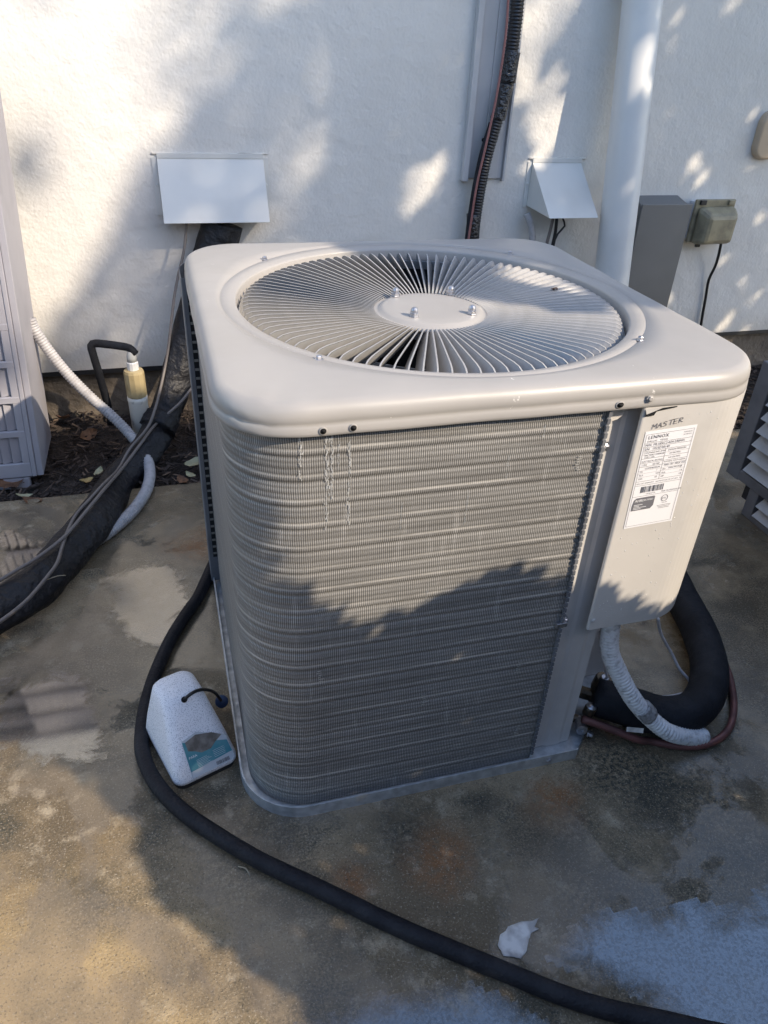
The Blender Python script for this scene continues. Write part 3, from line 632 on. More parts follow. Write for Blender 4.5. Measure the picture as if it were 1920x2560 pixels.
# coil: wraps the front, left, back and right; fins come from the relief, tube rows are real ripples
CA = 0.4430; CR = 0.118
path = []
def arcpts(cx, cy, a0, a1, r, k):
    return [(cx + r * cos(a0 + (a1 - a0) * i / k), cy + r * sin(a0 + (a1 - a0) * i / k)) for i in range(k + 1)]
path += [(0.150 - 0.47 * i / 14, -CA) for i in range(15)][:-1]
path += arcpts(-(CA - CR), -(CA - CR), -pi / 2, -pi, CR, 26)
path += [(-CA, -0.30 + 0.60 * i / 6) for i in range(1, 6)]
path += arcpts(-(CA - CR), CA - CR, pi, pi / 2, CR, 10)
path += [(-0.30 + 0.6 * i / 4, CA) for i in range(1, 4)]
path += arcpts(CA - CR, CA - CR, pi / 2, 0, CR, 10)
path += [(CA, 0.3 - 0.5 * i / 4) for i in range(1, 5)]
Vc = []; Fc = []; Uc = []
NZ = 420; z0, z1 = 0.014, H - 0.05
acc = 0.0; np_ = len(path)
for i, (x, y) in enumerate(path):
    if i: acc += hypot(x - path[i - 1][0], y - path[i - 1][1])
    a_ = path[max(i - 1, 0)]; c_ = path[min(i + 1, np_ - 1)]
    tx, ty = c_[0] - a_[0], c_[1] - a_[1]; l_ = hypot(tx, ty); nx_, ny_ = ty / l_, -tx / l_
    if nx_ * x + ny_ * y < 0: nx_, ny_ = -nx_, -ny_
    for k in range(NZ + 1):
        z = z0 + (z1 - z0) * k / NZ
        q1 = 0.5 + 0.5 * cos(2 * pi * z / 0.0106); q2 = max(0.0, cos(2 * pi * (z - 0.0106 + 0.0135) / 0.0424)) ** 8
        off = -0.0011 * q1 ** 2 - 0.0022 * q2 + 0.0001 * mnoise.noise(Vector((acc * 9, z * 30, 0)))
        Vc.append((x + nx_ * off, y + ny_ * off, z)); Uc.append((acc, z))
for i in range(np_ - 1):
    for k in range(NZ): Fc.append((i * (NZ + 1) + k, i * (NZ + 1) + k + 1, (i + 1) * (NZ + 1) + k + 1, (i + 1) * (NZ + 1) + k))
coil = mesh_obj('coil', Vc, Fc, M_COIL, ac, smooth=True, uv=Uc)
# combed and bent fins: pale jagged strips
rnd = random.Random(11)
def bent(x, ztop, zbot, w, y=-CA - 0.0006):
    V = []; F = []; z = ztop
    while z > zbot:
        for k in range(3):
            if rnd.random() < 0.62:
                ww = w * rnd.uniform(0.12, 0.42); hh = rnd.uniform(0.0025, 0.0075); xx = x + rnd.gauss(0, w * 0.75); zz = z + rnd.uniform(-0.003, 0.003); o = len(V); sk = rnd.gauss(0, 0.0008)
                V += [(xx - ww, y, zz - hh / 2), (xx + ww, y, zz - hh / 2), (xx + ww + sk, y - 0.0006, zz + hh / 2), (xx - ww + sk, y - 0.0002, zz + hh / 2)]; F.append((o, o + 1, o + 2, o + 3))
        z -= rnd.uniform(0.0025, 0.006)
    return V, F
M_BENT = mat('bright_bent_fin', (0.60, 0.60, 0.59), 0.45, metal=0.1)
for (dx, dy_t, dy_b, w) in ((648, 948, 1050, 0.0022), (706, 944, 1140, 0.0024), (717, 944, 1080, 0.0020), (732, 944, 1010, 0.0012), (756, 944, 1135, 0.0022), (1012, 1060, 1130, 0.0007), (1180, 905, 950, 0.0012), (925, 1260, 1300, 0.0006), (1100, 985, 1040, 0.0006), (868, 1090, 1140, 0.0006)):
    pt = Y(dx, dy_t, -CA); pb = Y(dx - (dy_b - dy_t) * 0.08, dy_b, -CA)
    V, F = bent(pt.x, pt.z, pb.z, w * 0.8); mesh_obj('bent_fin', V, F, M_BENT, coil)
for (dx, dy) in ((1120, 1440), (1116, 1575), (915, 1510), (1250, 1000), (690, 1460)):
    c = Y(dx, dy, -CA); parts = []
    for k in range(6):
        z = c.z + 0.012 - k * 0.005; x = c.x + rnd.gauss(0, 0.002); w = rnd.uniform(0.002, 0.006)
        parts.append(([(x - w, -CA - 0.002, z), (x + w, -CA - 0.002, z + 0.001), (x + w, -CA - 0.003, z + 0.003), (x - w, -CA - 0.0025, z + 0.0025)], [(0, 1, 2, 3)]))
    V, F = join_data(parts); mesh_obj('dented_fin', V, F, M_BENT, coil)

# corner posts
post = [(0.146, -0.4450), (0.1505, -0.4480), (0.1540, -0.4450), (0.1545, -0.4260), (0.166, -0.4215), (0.190, -0.4200), (0.198, -0.4225), (0.226, -0.4225), (0.234, -0.4200), (0.252, -0.4195), (0.2535, -0.417), (0.2535, -0.25)]
def sheet(name, P, z0, z1, material, parent, th=0.0015, ztop=None):
    n = len(P); V = []; F = []
    Q = []
    for i, p in enumerate(P):
        a_ = P[max(i - 1, 0)]; c_ = P[min(i + 1, n - 1)]; t = Vector((c_[0] - a_[0], c_[1] - a_[1])).normalized(); Q.append((p[0] - t.y * th, p[1] + t.x * th))
    for (R_, z) in ((P, z0), (P, z1), (Q, z1), (Q, z0)):
        for i, p in enumerate(R_): V.append((p[0], p[1], z))
    for j in range(4):
        for i in range(n - 1): F.append((j * n + i, j * n + i + 1, ((j + 1) % 4) * n + i + 1, ((j + 1) % 4) * n + i))
    F.append((0, n, 2 * n, 3 * n)); F.append((n - 1, 4 * n - 1, 3 * n - 1, 2 * n - 1))
    return mesh_obj(name, V, F, material, parent)
cp = sheet('corner_post', post, 0.012, H - 0.045, M_POST, ac)
def clip_strip(x, y, nrm, z0, z1, parent):
    parts = []; z = z0
    while z < z1:
        bm = bmesh.new(); bm_box(bm, x - 0.0028, x + 0.0028, y - 0.0028, y + 0.0028, z, z + 0.0085)
        bm.verts.ensure_lookup_table(); parts.append(([v.co.copy() for v in bm.verts], [tuple(v.index for v in f.verts) for f in bm.faces])); bm.free(); z += 0.0125
    V, F = join_data(parts); return mesh_obj('clip_strip', V, F, M_SLATDARK, parent)
clip_strip(0.1475, -0.4475, None, 0.03, H - 0.06, cp)
for (dx, dy, r) in ((1308, 966, 0.0065), (1220, 1340, 0.0065), (1147, 1594, 0.005)):
    p = Y(dx, dy, -0.428); screw((p.x, -0.4225 if dx < 1300 else -0.424, p.z), (0, -1, 0), M_ZINC, cp, r=r, h=0.008)
p = Y(1212, 1335, -0.43); box('clamp', (p.x - 0.020, p.x + 0.002, -0.452, -0.4255, p.z - 0.004, p.z + 0.006), M_ZINC, cp, bevel=0.001)
bp = sheet('corner_post', [(-0.4400, 0.315), (-0.4600, 0.315), (-0.4630, 0.3145), (-0.4640, 0.3160), (-0.4640, 0.40), (-0.455, 0.43), (-0.43, 0.455)], 0.020, H - 0.045, M_SLATDARK, ac)  # rear post given a darker grey: the shade on it is put into the colour
mesh_obj('louver_gap', [(-0.4545, 0.3132, 0.10), (-0.4435, 0.3132, 0.10), (-0.4435, 0.3132, H - 0.05), (-0.4545, 0.3132, H - 0.05)], [(0, 1, 2, 3)], M_HOLE, bp)
parts = []; z = 0.11
while z < H - 0.06:
    bm = bmesh.new(); bm_box(bm, -0.4535, -0.4440, 0.3120, 0.3152, z, z + 0.006); parts.append(([v.co.copy() for v in bm.verts], [tuple(v.index for v in f.verts) for f in bm.faces])); bm.free(); z += 0.022
V, F = join_data(parts); mesh_obj('louver_bars', V, F, mat('dusty_bar', (0.20, 0.19, 0.17), 0.6), bp)

# inner bulkhead behind the valves and the control box
sheet('valve_bulkhead', [(0.2535, -0.25), (0.447, -0.25), (0.447, -0.19)], 0.012, 0.40, M_POST, ac)
pr_ = 0.115; pa = 0.4535
pp = [(0.2037, -pa + 0.006), (0.2037, -pa + 0.003), (0.2045, -pa + 0.0008), (0.2065, -pa)] + [(0.2065 + (pa - pr_ - 0.2065) * i / 6, -pa) for i in range(1, 6)] + arcpts(pa - pr_, -(pa - pr_), -pi / 2, 0, pr_, 18) + [(pa, -0.25), (pa, -0.15)]
ctl = sheet('control_panel', pp, 0.378, H - 0.0535, M_PANEL, ac, th=0.0018)
# box floor (dark underside)
fl = [(x, y, 0.384) for x, y in pp[4:]] + [(0.256, -0.20, 0.384), (0.256, -0.44, 0.384)]
mesh_obj('control_box_floor', fl, [tuple(range(len(fl)))], M_DARK, ac)
pass
screw((0.2115, -pa - 0.0005, 0.402), (0, -1, 0), M_POST, ctl, r=0.004, h=0.002)
# torn/painted tabs at the top of the post and panel
mesh_obj('bent_tab', [(0.158, -0.4285, 0.838), (0.186, -0.4285, 0.841), (0.184, -0.431, 0.822), (0.176, -0.430, 0.814), (0.162, -0.430, 0.811)], [(0, 1, 2, 3, 4)], M_PANEL, cp)
mesh_obj('bent_tab', [(0.2045, -0.4562, 0.8415), (0.236, -0.4570, 0.8425), (0.220, -0.4562, 0.836), (0.208, -0.4560, 0.832)], [(0, 1, 2, 3)], M_PANEL, ctl)
mesh_obj('gap', [(0.2215, -0.4556, 0.8405), (0.262, -0.4556, 0.8425), (0.262, -0.4556, 0.8405), (0.226, -0.4556, 0.8360), (0.2225, -0.4556, 0.829), (0.2065, -0.4556, 0.828), (0.2065, -0.4556, 0.832)], [(0, 1, 2, 3, 4, 5, 6)], M_HOLE, ctl)

# nameplate
uxl = Vector((0.998, 0, 0.055)).normalized(); uzl = Vector((-0.035, 0, 1)).normalized()
NP = Vector((0.2235, -pa - 0.0008, 0.610))      # lower left corner
LW, LH = 0.0955, 0.190
Vq, Fq = quad_data(NP, uxl, uzl, 0, LW, 0, LH)
mesh_obj('nameplate', Vq, Fq, M_LABELW, ctl)
NPi = NP + Vector((0, -0.0005, 0)); parts = []
def line(x0, z0_, x1, z1_, w=0.0005):
    parts.append(quad_data(NPi, uxl, uzl, min(x0, x1) - (w if x0 == x1 else 0) / 2, max(x0, x1) + (w if x0 == x1 else 0) / 2, min(z0_, z1_) - (w if z0_ == z1_ else 0) / 2, max(z0_, z1_) + (w if z0_ == z1_ else 0) / 2))
mx0, mx1, mz0, mz1 = 0.003, LW - 0.004, 0.004, LH - 0.006
for a_ in ((mx0, mz0, mx1, mz0), (mx0, mz1, mx1, mz1), (mx0, mz0, mx0, mz1), (mx1, mz0, mx1, mz1)): line(*a_)
for z in (0.168, 0.1605, 0.153, 0.139, 0.1305, 0.1235, 0.095, 0.0865, 0.0645): line(mx0, z, mx1, z)
for z in (0.1165, 0.1105, 0.1035, 0.146): line(mx0, z, mx1, z, 0.00025)
line(0.046, 0.095, 0.046, 0.153)
def txt(s, x, z, size, bold=0.0, sp=1.0):
    parts.append(text_data(s, size, NPi + uxl * x + uzl * z, uxl, uzl, bold, sp))
txt('LENNOX', 0.007, 0.1755, 0.0088, 0.0, 1.1); txt('DALLAS   TEXAS', 0.007, 0.1697, 0.0046, 0, 1.15)
txt('ASSEMBLED', 0.073, 0.1785, 0.003); txt('IN MEXICO', 0.073, 0.174, 0.003)
txt('M/N  ML18XC2-024-230A01', 0.005, 0.1622, 0.0062); txt('S/N   1923D30149', 0.005, 0.1547, 0.0062)
txt('CONTAINS HFC-410A', 0.005, 0.1483, 0.0042); txt('DESIGN PRESSURE', 0.051, 0.1483, 0.0042)
txt('FACTORY CHARGE', 0.008, 0.1435, 0.0042); txt('HI 446 PSIG', 0.055, 0.1415, 0.0042)
txt('7 LBS 1 OZS', 0.008, 0.1398, 0.0036); txt('LO 236 PSIG', 0.055, 0.1335, 0.0042)
txt('ELECTRICAL RATING', 0.005, 0.1322, 0.0042); txt('NOMINAL VOLTS 208/230', 0.048, 0.1262, 0.0036)
txt('1 PH        60 HZ', 0.006, 0.1250, 0.0050); txt('MIN 197  MAX 253', 0.050, 0.1192, 0.0050)
txt('COMPRESSOR', 0.014, 0.1180, 0.0046); txt('FAN MOTOR', 0.060, 0.1125, 0.0046)
for i, (s1, s2, s3, s4) in enumerate((('PH', '1', 'PH', '1'), ('RLA', '10.9', 'FLA', '1.0'), ('LRA', '63', 'HP', '1/6'))):
    z = 0.1125 - i * 0.0068
    txt(s1, 0.006, z, 0.0045); txt(s2, 0.037, z, 0.0045); txt(s3, 0.049, z - 0.001, 0.0045); txt(s4, 0.083, z - 0.001, 0.0045)
txt('MIN CKT AMPACITY   14.6', 0.005, 0.0892, 0.0036); txt('MAX FUSE OR CKT BKR   25', 0.048, 0.0892, 0.0034)
txt('FOR OUTDOOR USE', 0.058, 0.0667, 0.0042)
x = 0.016; rnd = random.Random(5)
while x < 0.060:
    w = rnd.choice((0.0005, 0.0009, 0.0014)); parts.append(quad_data(NPi, uxl, uzl, x, x + w, 0.0715, 0.0835)); x += w + rnd.choice((0.0006, 0.001, 0.0014))
txt('1923D30149', 0.028, 0.0668, 0.0034)
parts.append(lathe_data([(0.0058, 0), (0.0066, 0)], 28, mtx=Matrix.Rotation(pi / 2, 4, 'X'), origin=NPi + uxl * 0.068 + uzl * 0.053)[:1] + ([(i, (i + 1) % 28, 28 + (i + 1) % 28, 28 + i) for i in range(28)],))
txt('ETL', 0.0635, 0.0512, 0.0050); txt('Intertek', 0.0645, 0.0430, 0.0032)
for k in range(3): parts.append(quad_data(NPi, uxl, uzl, 0.056 + 0.002 * k, 0.083 - 0.001 * k, 0.0385 - k * 0.0028, 0.0393 - k * 0.0028))
V, F = join_data(parts); mesh_obj('nameplate_print', V, F, M_INK, ctl)
badge = [(0.006, 0.036), (0.043, 0.036), (0.048, 0.042), (0.048, 0.060), (0.046, 0.0615), (0.012, 0.0615), (0.008, 0.058), (0.006, 0.048)]
mesh_obj('certification_badge', [NPi + uxl * a_ + uzl * c_ for a_, c_ in badge], [tuple(range(len(badge)))], M_INKG, ctl)
parts = []; NPi = NP + Vector((0, -0.0009, 0))
txt('AHRI', 0.0095, 0.0535, 0.0070, 0.00012); txt('CERTIFIED', 0.0235, 0.0540, 0.0046, 0.00005)
for k in range(4): parts.append(quad_data(NPi, uxl, uzl, 0.009, (0.026, 0.020, 0.034, 0.024)[k], 0.047 - k * 0.0028, 0.0480 - k * 0.0028))
V, F = join_data(parts); mesh_obj('badge_print', V, F, M_LABELW, ctl)
# hand-written MASTER over the plate
uxm = Vector((0.985, 0, 0.16)).normalized(); uzm = Vector((0.06, 0, 1)).normalized(); parts = []
def stroke(pts, ox, w=0.00056):
    for (a_, c_) in zip(pts, pts[1:]):
        p0 = Vector((0.2265, -pa - 0.0008, 0.8035)) + uxm * (ox + a_[0]) + uzm * a_[1]; p1 = Vector((0.2265, -pa - 0.0008, 0.8035)) + uxm * (ox + c_[0]) + uzm * c_[1]
        d = (p1 - p0).normalized(); nn = Vector((-d.z, 0, d.x)) * w
        parts.append(([p0 - nn - d * w * .5, p1 - nn + d * w * .5, p1 + nn + d * w * .5, p0 + nn - d * w * .5], [(0, 1, 2, 3)]))
h_ = 0.0086
LET = [[(0, 0), (0.0006, h_), (0.004, h_ * .45), (0.0075, h_), (0.008, 0)], [(0, 0), (0.0045, h_), (0.0075, 0), (0.006, h_ * .4), (0.0018, h_ * .38)],
       [(0.0062, h_ * .88), (0.003, h_), (0.0006, h_ * .82), (0.0012, h_ * .58), (0.0055, h_ * .42), (0.006, h_ * .15), (0.003, 0), (0.0002, h_ * .12)], [(0, h_), (0.008, h_), (0.004, h_), (0.004, 0)],
       [(0.006, h_), (0, h_), (0, h_ * .5), (0.005, h_ * .5), (0, h_ * .5), (0, 0), (0.006, 0)], [(0, 0), (0, h_), (0.005, h_ * .9), (0.0055, h_ * .62), (0, h_ * .5), (0.0065, 0)]]
for i, pts in enumerate(LET): stroke([(a_, c_ + random.uniform(-.0004, .0004)) for a_, c_ in pts], i * 0.0098)
V, F = join_data(parts); mesh_obj('handwritten_mark', V, F, M_INKG, ctl)

rnd = random.Random(44); parts = []
for k in range(150):
    x = rnd.uniform(0.215, 0.335); z = rnd.uniform(0.40, 0.83); r_ = rnd.uniform(0.0004, 0.0011)
    parts.append(lathe_data([(r_, 0), (r_ * 0.8, r_ * 0.45), (r_ * 0.3, r_ * 0.7), (0.0001, r_ * 0.72)], 7, mtx=Matrix.Rotation(pi / 2, 4, 'X') @ Matrix.Diagonal((1, rnd.uniform(0.8, 2.0), 1, 1)), origin=(x, -pa, z)))
for k in range(120):
    t_ = rnd.uniform(0, pi / 2); x = pa - pr_ + pr_ * sin(t_); y = -(pa - pr_) - pr_ * cos(t_); z = rnd.uniform(0.40, 0.83); r_ = rnd.uniform(0.0005, 0.0012)
    parts.append(lathe_data([(r_, 0), (r_ * 0.8, r_ * 0.45), (0.0001, r_ * 0.72)], 7, mtx=axis_mtx((sin(t_), -cos(t_), 0)), origin=(x, y, z)))
V, F = join_data(parts); dr = mesh_obj('water_drops', V, F, mat('drop', (0.72, 0.72, 0.72), 0.12, spec=0.8), ctl, smooth=True); dr['kind'] = 'stuff'

# service valves on the bulkhead corner
vx, vy = 0.287, -0.345
def valve(c, d, r, Lh, material=M_BRASS):
    m = axis_mtx(d)
    return lathe_data([(r * 0.6, 0), (r * 0.6, Lh * 0.45), (r * 0.95, Lh * 0.5), (r, Lh * 0.55), (r, Lh * 0.96), (r * 0.9, Lh), (0.0005, Lh)], 12, mtx=m, origin=c)
q = Y(1293, 1462, -0.34); V, F = join_data([valve((q.x, -0.34, q.z - 0.075), (0.12, -0.12, 1), 0.020, 0.08), tube_data([(q.x - 0.05, -0.30, q.z - 0.06), (q.x, -0.34, q.z - 0.06), (q.x + 0.06, -0.36, q.z - 0.065)], 0.015, n=10)[:2]])
vv = mesh_obj('service_valve', V, F, M_BRASS, ac, smooth=False)
lathe('valve_cap', [(0.0005, 0.0), (0.010, 0.0), (0.010, 0.002), (0.007, 0.0022), (0.0005, 0.0022)], M_ZINC, vv, n=16, mtx=axis_mtx((0.12, -0.12, 1)), origin=(q.x + 0.0095, -0.3495, q.z + 0.0046))
q = Y(1270, 1525, -0.395); V, F = join_data([valve((q.x, -0.395, q.z - 0.05), (0.1, -0.1, 1), 0.013, 0.052), tube_data([(q.x - 0.045, -0.36, q.z - 0.05), (q.x, -0.395, q.z - 0.048), (q.x + 0.03, -0.41, q.z - 0.05)], 0.010, n=10)[:2]])
vv = mesh_obj('service_valve', V, F, M_BRASS, ac)
lathe('valve_cap', [(0.0005, 0.0), (0.0115, 0.0), (0.0115, 0.002), (0.0005, 0.0026)], M_ZINC, vv, n=16, mtx=axis_mtx((0.1, -0.1, 1)), origin=(q.x + 0.0052, -0.4002, q.z + 0.0025))
q = Y(1256, 1574, -0.415); m = axis_mtx((-0.25, -0.75, 0.1))
V, F = lathe_data([(0.012, -0.035), (0.0125, 0), (0.0125, 0.006), (0.0105, 0.0068), (0.004, 0.0068), (0.0035, 0.004), (0.0005, 0.004)], 18, mtx=m, origin=(q.x, -0.415, q.z)); mesh_obj('valve_port', V, F, M_ZINC, ac, smooth=False)

# ================================================================== pipes at the right of the unit
LQ = [(0.285, -0.408, 0.060), (0.33, -0.430, 0.048), (0.40, -0.465, 0.025)] + [tuple(G(x, y, 0.012)) for x, y in ((1400, 1600), (1470, 1612), (1530, 1607), (1572, 1578), (1585, 1530), (1578, 1470), (1560, 1420), (1530, 1350), (1500, 1300), (1480, 1275))] + [(0.90, 0.20, 0.012), (0.95, 0.55, 0.012), (0.97, 0.88, 0.02), (1.0, 1.3, 0.03)]
cl = tube('copper_pipe', LQ, 0.0086, M_COPPER, n=10, step=0.015); tag(cl, 'thin copper pipe looping over the concrete outside the black foam pipe', 'pipe')
SQ = [(0.335, -0.365, 0.075), (0.37, -0.385, 0.070)] + [tuple(G(x, y, 0.050)) for x, y in ((1400, 1540), (1450, 1546), (1500, 1532), (1528, 1490), (1532, 1440), (1520, 1390), (1496, 1335), (1470, 1288))] + [(0.86, 0.22, 0.047), (0.90, 0.55, 0.047), (0.92, 0.88, 0.05), (0.95, 1.3, 0.05)]
sq = tube('insulated_pipe', SQ, 0.044, M_FOAM, n=20, step=0.02, jit=0.002, rz=1.0); tag(sq, 'thick black foam insulated pipe bending on the concrete under the control box', 'pipe')
# a printed label sleeve on the foam
lb = [tuple(G(x, y, 0.047)) for x, y in ((1352, 1530), (1400, 1540))]
V, F, U = tube_data([Vector(SQ[1]) * 0.55 + Vector(SQ[2]) * 0.45, Vector(SQ[2]) * 0.98 + Vector(SQ[1]) * 0.02], 0.0462, n=22, smooth_path=False); F = F[:-2]
mesh_obj('label_wrap', V, F, M_FOAM, sq, smooth=True)
for (cx, cy, w_, h2) in ((1330, 1520, 0.034, 0.020), (1352, 1578, 0.036, 0.012)):
    base = G(cx, cy, 0.086 if cy < 1550 else 0.058); ux = Vector((0.93, -0.36, 0.02)).normalized(); uz = (Vector((0.22, 0.58, 0.60)) if cy < 1550 else Vector((0.05, 0.25, 0.95))).normalized()
    nn = ux.cross(uz) * (-1 if ux.cross(uz).z < 0 else 1); V, F = quad_data(base + nn * 0.004, ux, uz, 0, w_, 0, h2); mesh_obj('sticker', V, F, M_PAPER, sq)
# flexible white conduit
CQ = [tuple(Y(1313, 1350, -0.415)), tuple(Y(1316, 1395, -0.418)), tuple(Y(1335, 1450, -0.43)), tuple(Y(1368, 1510, -0.452)), tuple(Y(1405, 1552, -0.468)), tuple(G(1445, 1582, 0.060)), tuple(G(1490, 1592, 0.032)), tuple(G(1520, 1590, 0.020))]
CQ[0] = (CQ[0][0], CQ[0][1], 0.40)
wc = tube('flexible_conduit', CQ, 0.0165, M_CONDUITW, n=16, step=0.0020, rib=(0.0085, 0.0032)); tag(wc, 'white ribbed flexible conduit hanging from the control box to the ground', 'conduit')
cb = tube('thin_cable', [tuple(Y(1421, 1336, -0.36)), tuple(Y(1428, 1370, -0.34)), tuple(Y(1450, 1410, -0.32)), tuple(Y(1468, 1445, -0.33)), tuple(Y(1490, 1472, -0.34)), tuple(Y(1486, 1492, -0.36)), tuple(Y(1455, 1503, -0.37)), tuple(Y(1425, 1505, -0.385)), tuple(Y(1400, 1500, -0.40))], 0.0036, M_WHITECABLE, n=8, step=0.01)
tag(cb, 'thin pale cable looping from the control box to the conduit tie', 'cable')
tp = tube('tape_band', [tuple(Y(1385, 1528, -0.460)), tuple(Y(1402, 1546, -0.467))], 0.0205, mat('grey_mesh_tape', (0.36, 0.36, 0.37), 0.5, col2=(0.16, 0.15, 0.15), nscale=120), wc, n=16, step=0.004, jit=0.002)
gw = tube('thin_cable', [tuple(Y(1296, 1366, -0.40)), tuple(Y(1298, 1395, -0.39)), tuple(Y(1304, 1430, -0.37)), tuple(Y(1312, 1465, -0.35))], 0.0030, M_WHITECABLE, n=8, step=0.01); tag(gw, 'short pale cable beside the corner post below the control box', 'cable')

# ================================================================== things on the wall
def hood(name, label, x0, x1, zt, zb, dep, x0b=None, x1b=None, fl=0.018):
    h = empty(name, ((x0 + x1) / 2, WALL_Y, zb)); tag(h, label, 'vent hood', 'sheet metal hoods on the wall')
    cx = (x0 + x1) / 2; a = x0 - cx; b = x1 - cx; a2 = (x0b if x0b is not None else x0) - cx; b2 = (x1b if x1b is not None else x1) - cx; hz = zt - zb; t = 0.0018
    hexa('sloped_cover', [(a2, -dep, 0.0), (b2, -dep, 0.0), (b2, -dep + t, -0.001), (a2, -dep + t, -0.001), (a, -0.006, hz), (b, -0.006, hz), (b, -0.004, hz - t), (a, -0.004, hz - t)], M_HOOD, h)
    for (xx0, xx1, nm) in ((a, a2, 'side_cheek'), (b, b2, 'side_cheek')):
        V = [(xx0, -0.003, hz - 0.002), (xx1, -dep + 0.001, 0.0005), (xx0, -0.003, 0.012), (xx0 + 0.0015, -0.003, hz - 0.002), (xx1 + 0.0015, -dep + 0.001, 0.0005), (xx0 + 0.0015, -0.003, 0.012)]
        mesh_obj(nm, V, [(0, 1, 2), (3, 5, 4), (0, 3, 4, 1), (1, 4, 5, 2), (2, 5, 3, 0)], M_HOOD, h)
    box('flange', (a - fl, a - 0.001, -0.004, -0.0005, 0.005, hz + 0.002), M_HOOD, h)
    box('flange', (b + 0.001, b + fl, -0.004, -0.0005, 0.005, hz + 0.002), M_HOOD, h)
    box('flange', (a, b, -0.0085, -0.0005, hz + 0.0005, hz + 0.016), M_HOOD, h)
    for (xx, zz) in ((a - fl * .5, hz * 0.55), (b + fl * .5, hz * 0.55)): screw((xx, -0.004, zz), (0, -1, 0), M_HOOD, h, r=0.004, h=0.003)
    rr = random.Random(int(zt * 1000))
    def bead(p, q):
        n_ = 26; P_ = [Vector(p).lerp(Vector(q), k / n_) + Vector((rr.gauss(0, 0.0012), 0, rr.gauss(0, 0.0012))) for k in range(n_ + 1)]
        tube('caulk_bead', [tuple(v) for v in P_], lambda d: 0.0035 + 0.0015 * sin(d * 60), M_STUCCO, h, n=6, step=0.02)
    bead((a - fl, -0.002, hz + 0.014), (b + fl, -0.002, hz + 0.016))
    box('dark_opening', (a + 0.03, b - 0.03, -0.006, -0.001, 0.002, 0.03), M_HOLE, h)
    return h
hood('vent_hood', 'wide white sheet metal hood on the wall left of the air conditioner', -0.478, -0.120, 0.925, 0.737, 0.115)
hood('vent_hood', 'narrow white sheet metal hood on the wall beside the drain pipe', 0.918, 1.126, 0.920, 0.752, 0.185, 0.932, 1.138)
# wires below the narrow hood
t1 = tube('pipe_stub', [tuple(Y(1138, 462, 1.45)), tuple(Y(1148, 492, 1.44)), tuple(Y(1150, 530, 1.44)), tuple(Y(1150, 600, 1.44))], 0.013, M_CONDUIT, n=12, step=0.003, rib=(0.008, 0.001)); tag(t1, 'grey flexible conduit dropping from the narrow hood', 'conduit')
for i, (pts, mt, lab) in enumerate((([(1195, 470), (1188, 500), (1180, 535), (1178, 590)], M_GWIRE, 'brownish cable below the narrow hood, left one of three'), ([(1203, 468), (1200, 500), (1192, 540), (1190, 590)], M_WIRE, 'black cable below the narrow hood, middle one of three'), ([(1215, 470), (1220, 488), (1205, 505), (1195, 535), (1196, 590)], M_WIRE, 'black cable below the narrow hood with a small loop, right one of three'))):
    o = tube('hanging_cable', [tuple(Y(x, y, 1.40 - 0.01 * i)) for x, y in pts], 0.0065 if i < 2 else 0.004, mt, n=8, step=0.02); tag(o, lab, 'cable', 'cables below the narrow hood')

# line cover channel
ch = empty('line_cover', (0.72, WALL_Y, 0.86)); tag(ch, 'pale grey metal cover channel running up the stucco wall', 'channel')
cz = 1.9
def chs(nm, x0, x1, y0, y1, z0=0.0, mt=M_CHANNEL): return box(nm, (x0 - 0.72, x1 - 0.72, -y0, -y1, z0, cz), mt, ch, bevel=0.0012, seg=1)
chs('side_flange', 0.626, 0.648, 0.030, 0.001, -0.004)
chs('web', 0.6485, 0.708, 0.010, 0.002, 0.004); chs('web', 0.7085, 0.770, 0.014, 0.002, 0.004); chs('web', 0.7705, 0.790, 0.010, 0.002, 0.004)
chs('side_flange', 0.7905, 0.7995, 0.024, 0.001, -0.004)
sh = Y(1043, 302, 1.49); lathe('screw_hole', [(0.0003, 0), (0.007, 0), (0.007, 0.001)], M_HOLE, ch, n=12, mtx=Matrix.Rotation(pi / 2, 4, 'X'), origin=(sh.x - 0.72, -0.0145, sh.z - 0.86))
# corrugated black conduit in front of it
kp = [(1124, -160), (1118, 0), (1108, 90), (1092, 190), (1070, 270), (1050, 340), (1034, 420), (1024, 490), (1020, 560), (1018, 700)]
kc = tube('corrugated_conduit', [tuple(Y(x, y, 1.455)) for x, y in kp], 0.0215, M_CORRUGATED, n=14, step=0.0026, rib=(0.0105, 0.0035)); tag(kc, 'black corrugated conduit with taped joints running up the wall', 'conduit')
for (a_, c_) in (((1108, 112), (1097, 178)), ((1094, 182), (1075, 258)), ((1023, 462), (1021, 512))):
    tube('tape_wrap', [tuple(Y(*a_, 1.453)), tuple(Y((a_[0] + c_[0]) / 2, (a_[1] + c_[1]) / 2, 1.453)), tuple(Y(*c_, 1.453))], 0.0268, M_TAPE, kc, n=16, step=0.008, jit=0.004)
wr = tube('striped_wire', [tuple(Y(x, y, 1.43)) for x, y in ((1099, -20), (1092, 80), (1074, 200), (1060, 268), (1046, 330), (1030, 400), (1019, 470), (1010, 540), (1008, 640))], 0.0045, M_RWIRE, n=8, step=0.02); tag(wr, 'thin red and white wire strapped along the corrugated conduit', 'wire')
wr2 = tube('foam_strip', [tuple(Y(x, y, 1.442)) for x, y in ((1062, 265), (1044, 325), (1027, 400), (1016, 470), (1008, 545), (1006, 640))], 0.011, M_FOAM, n=10, step=0.02, jit=0.001); tag(wr2, 'thin black foam covered pipe hugging the corrugated conduit', 'pipe')

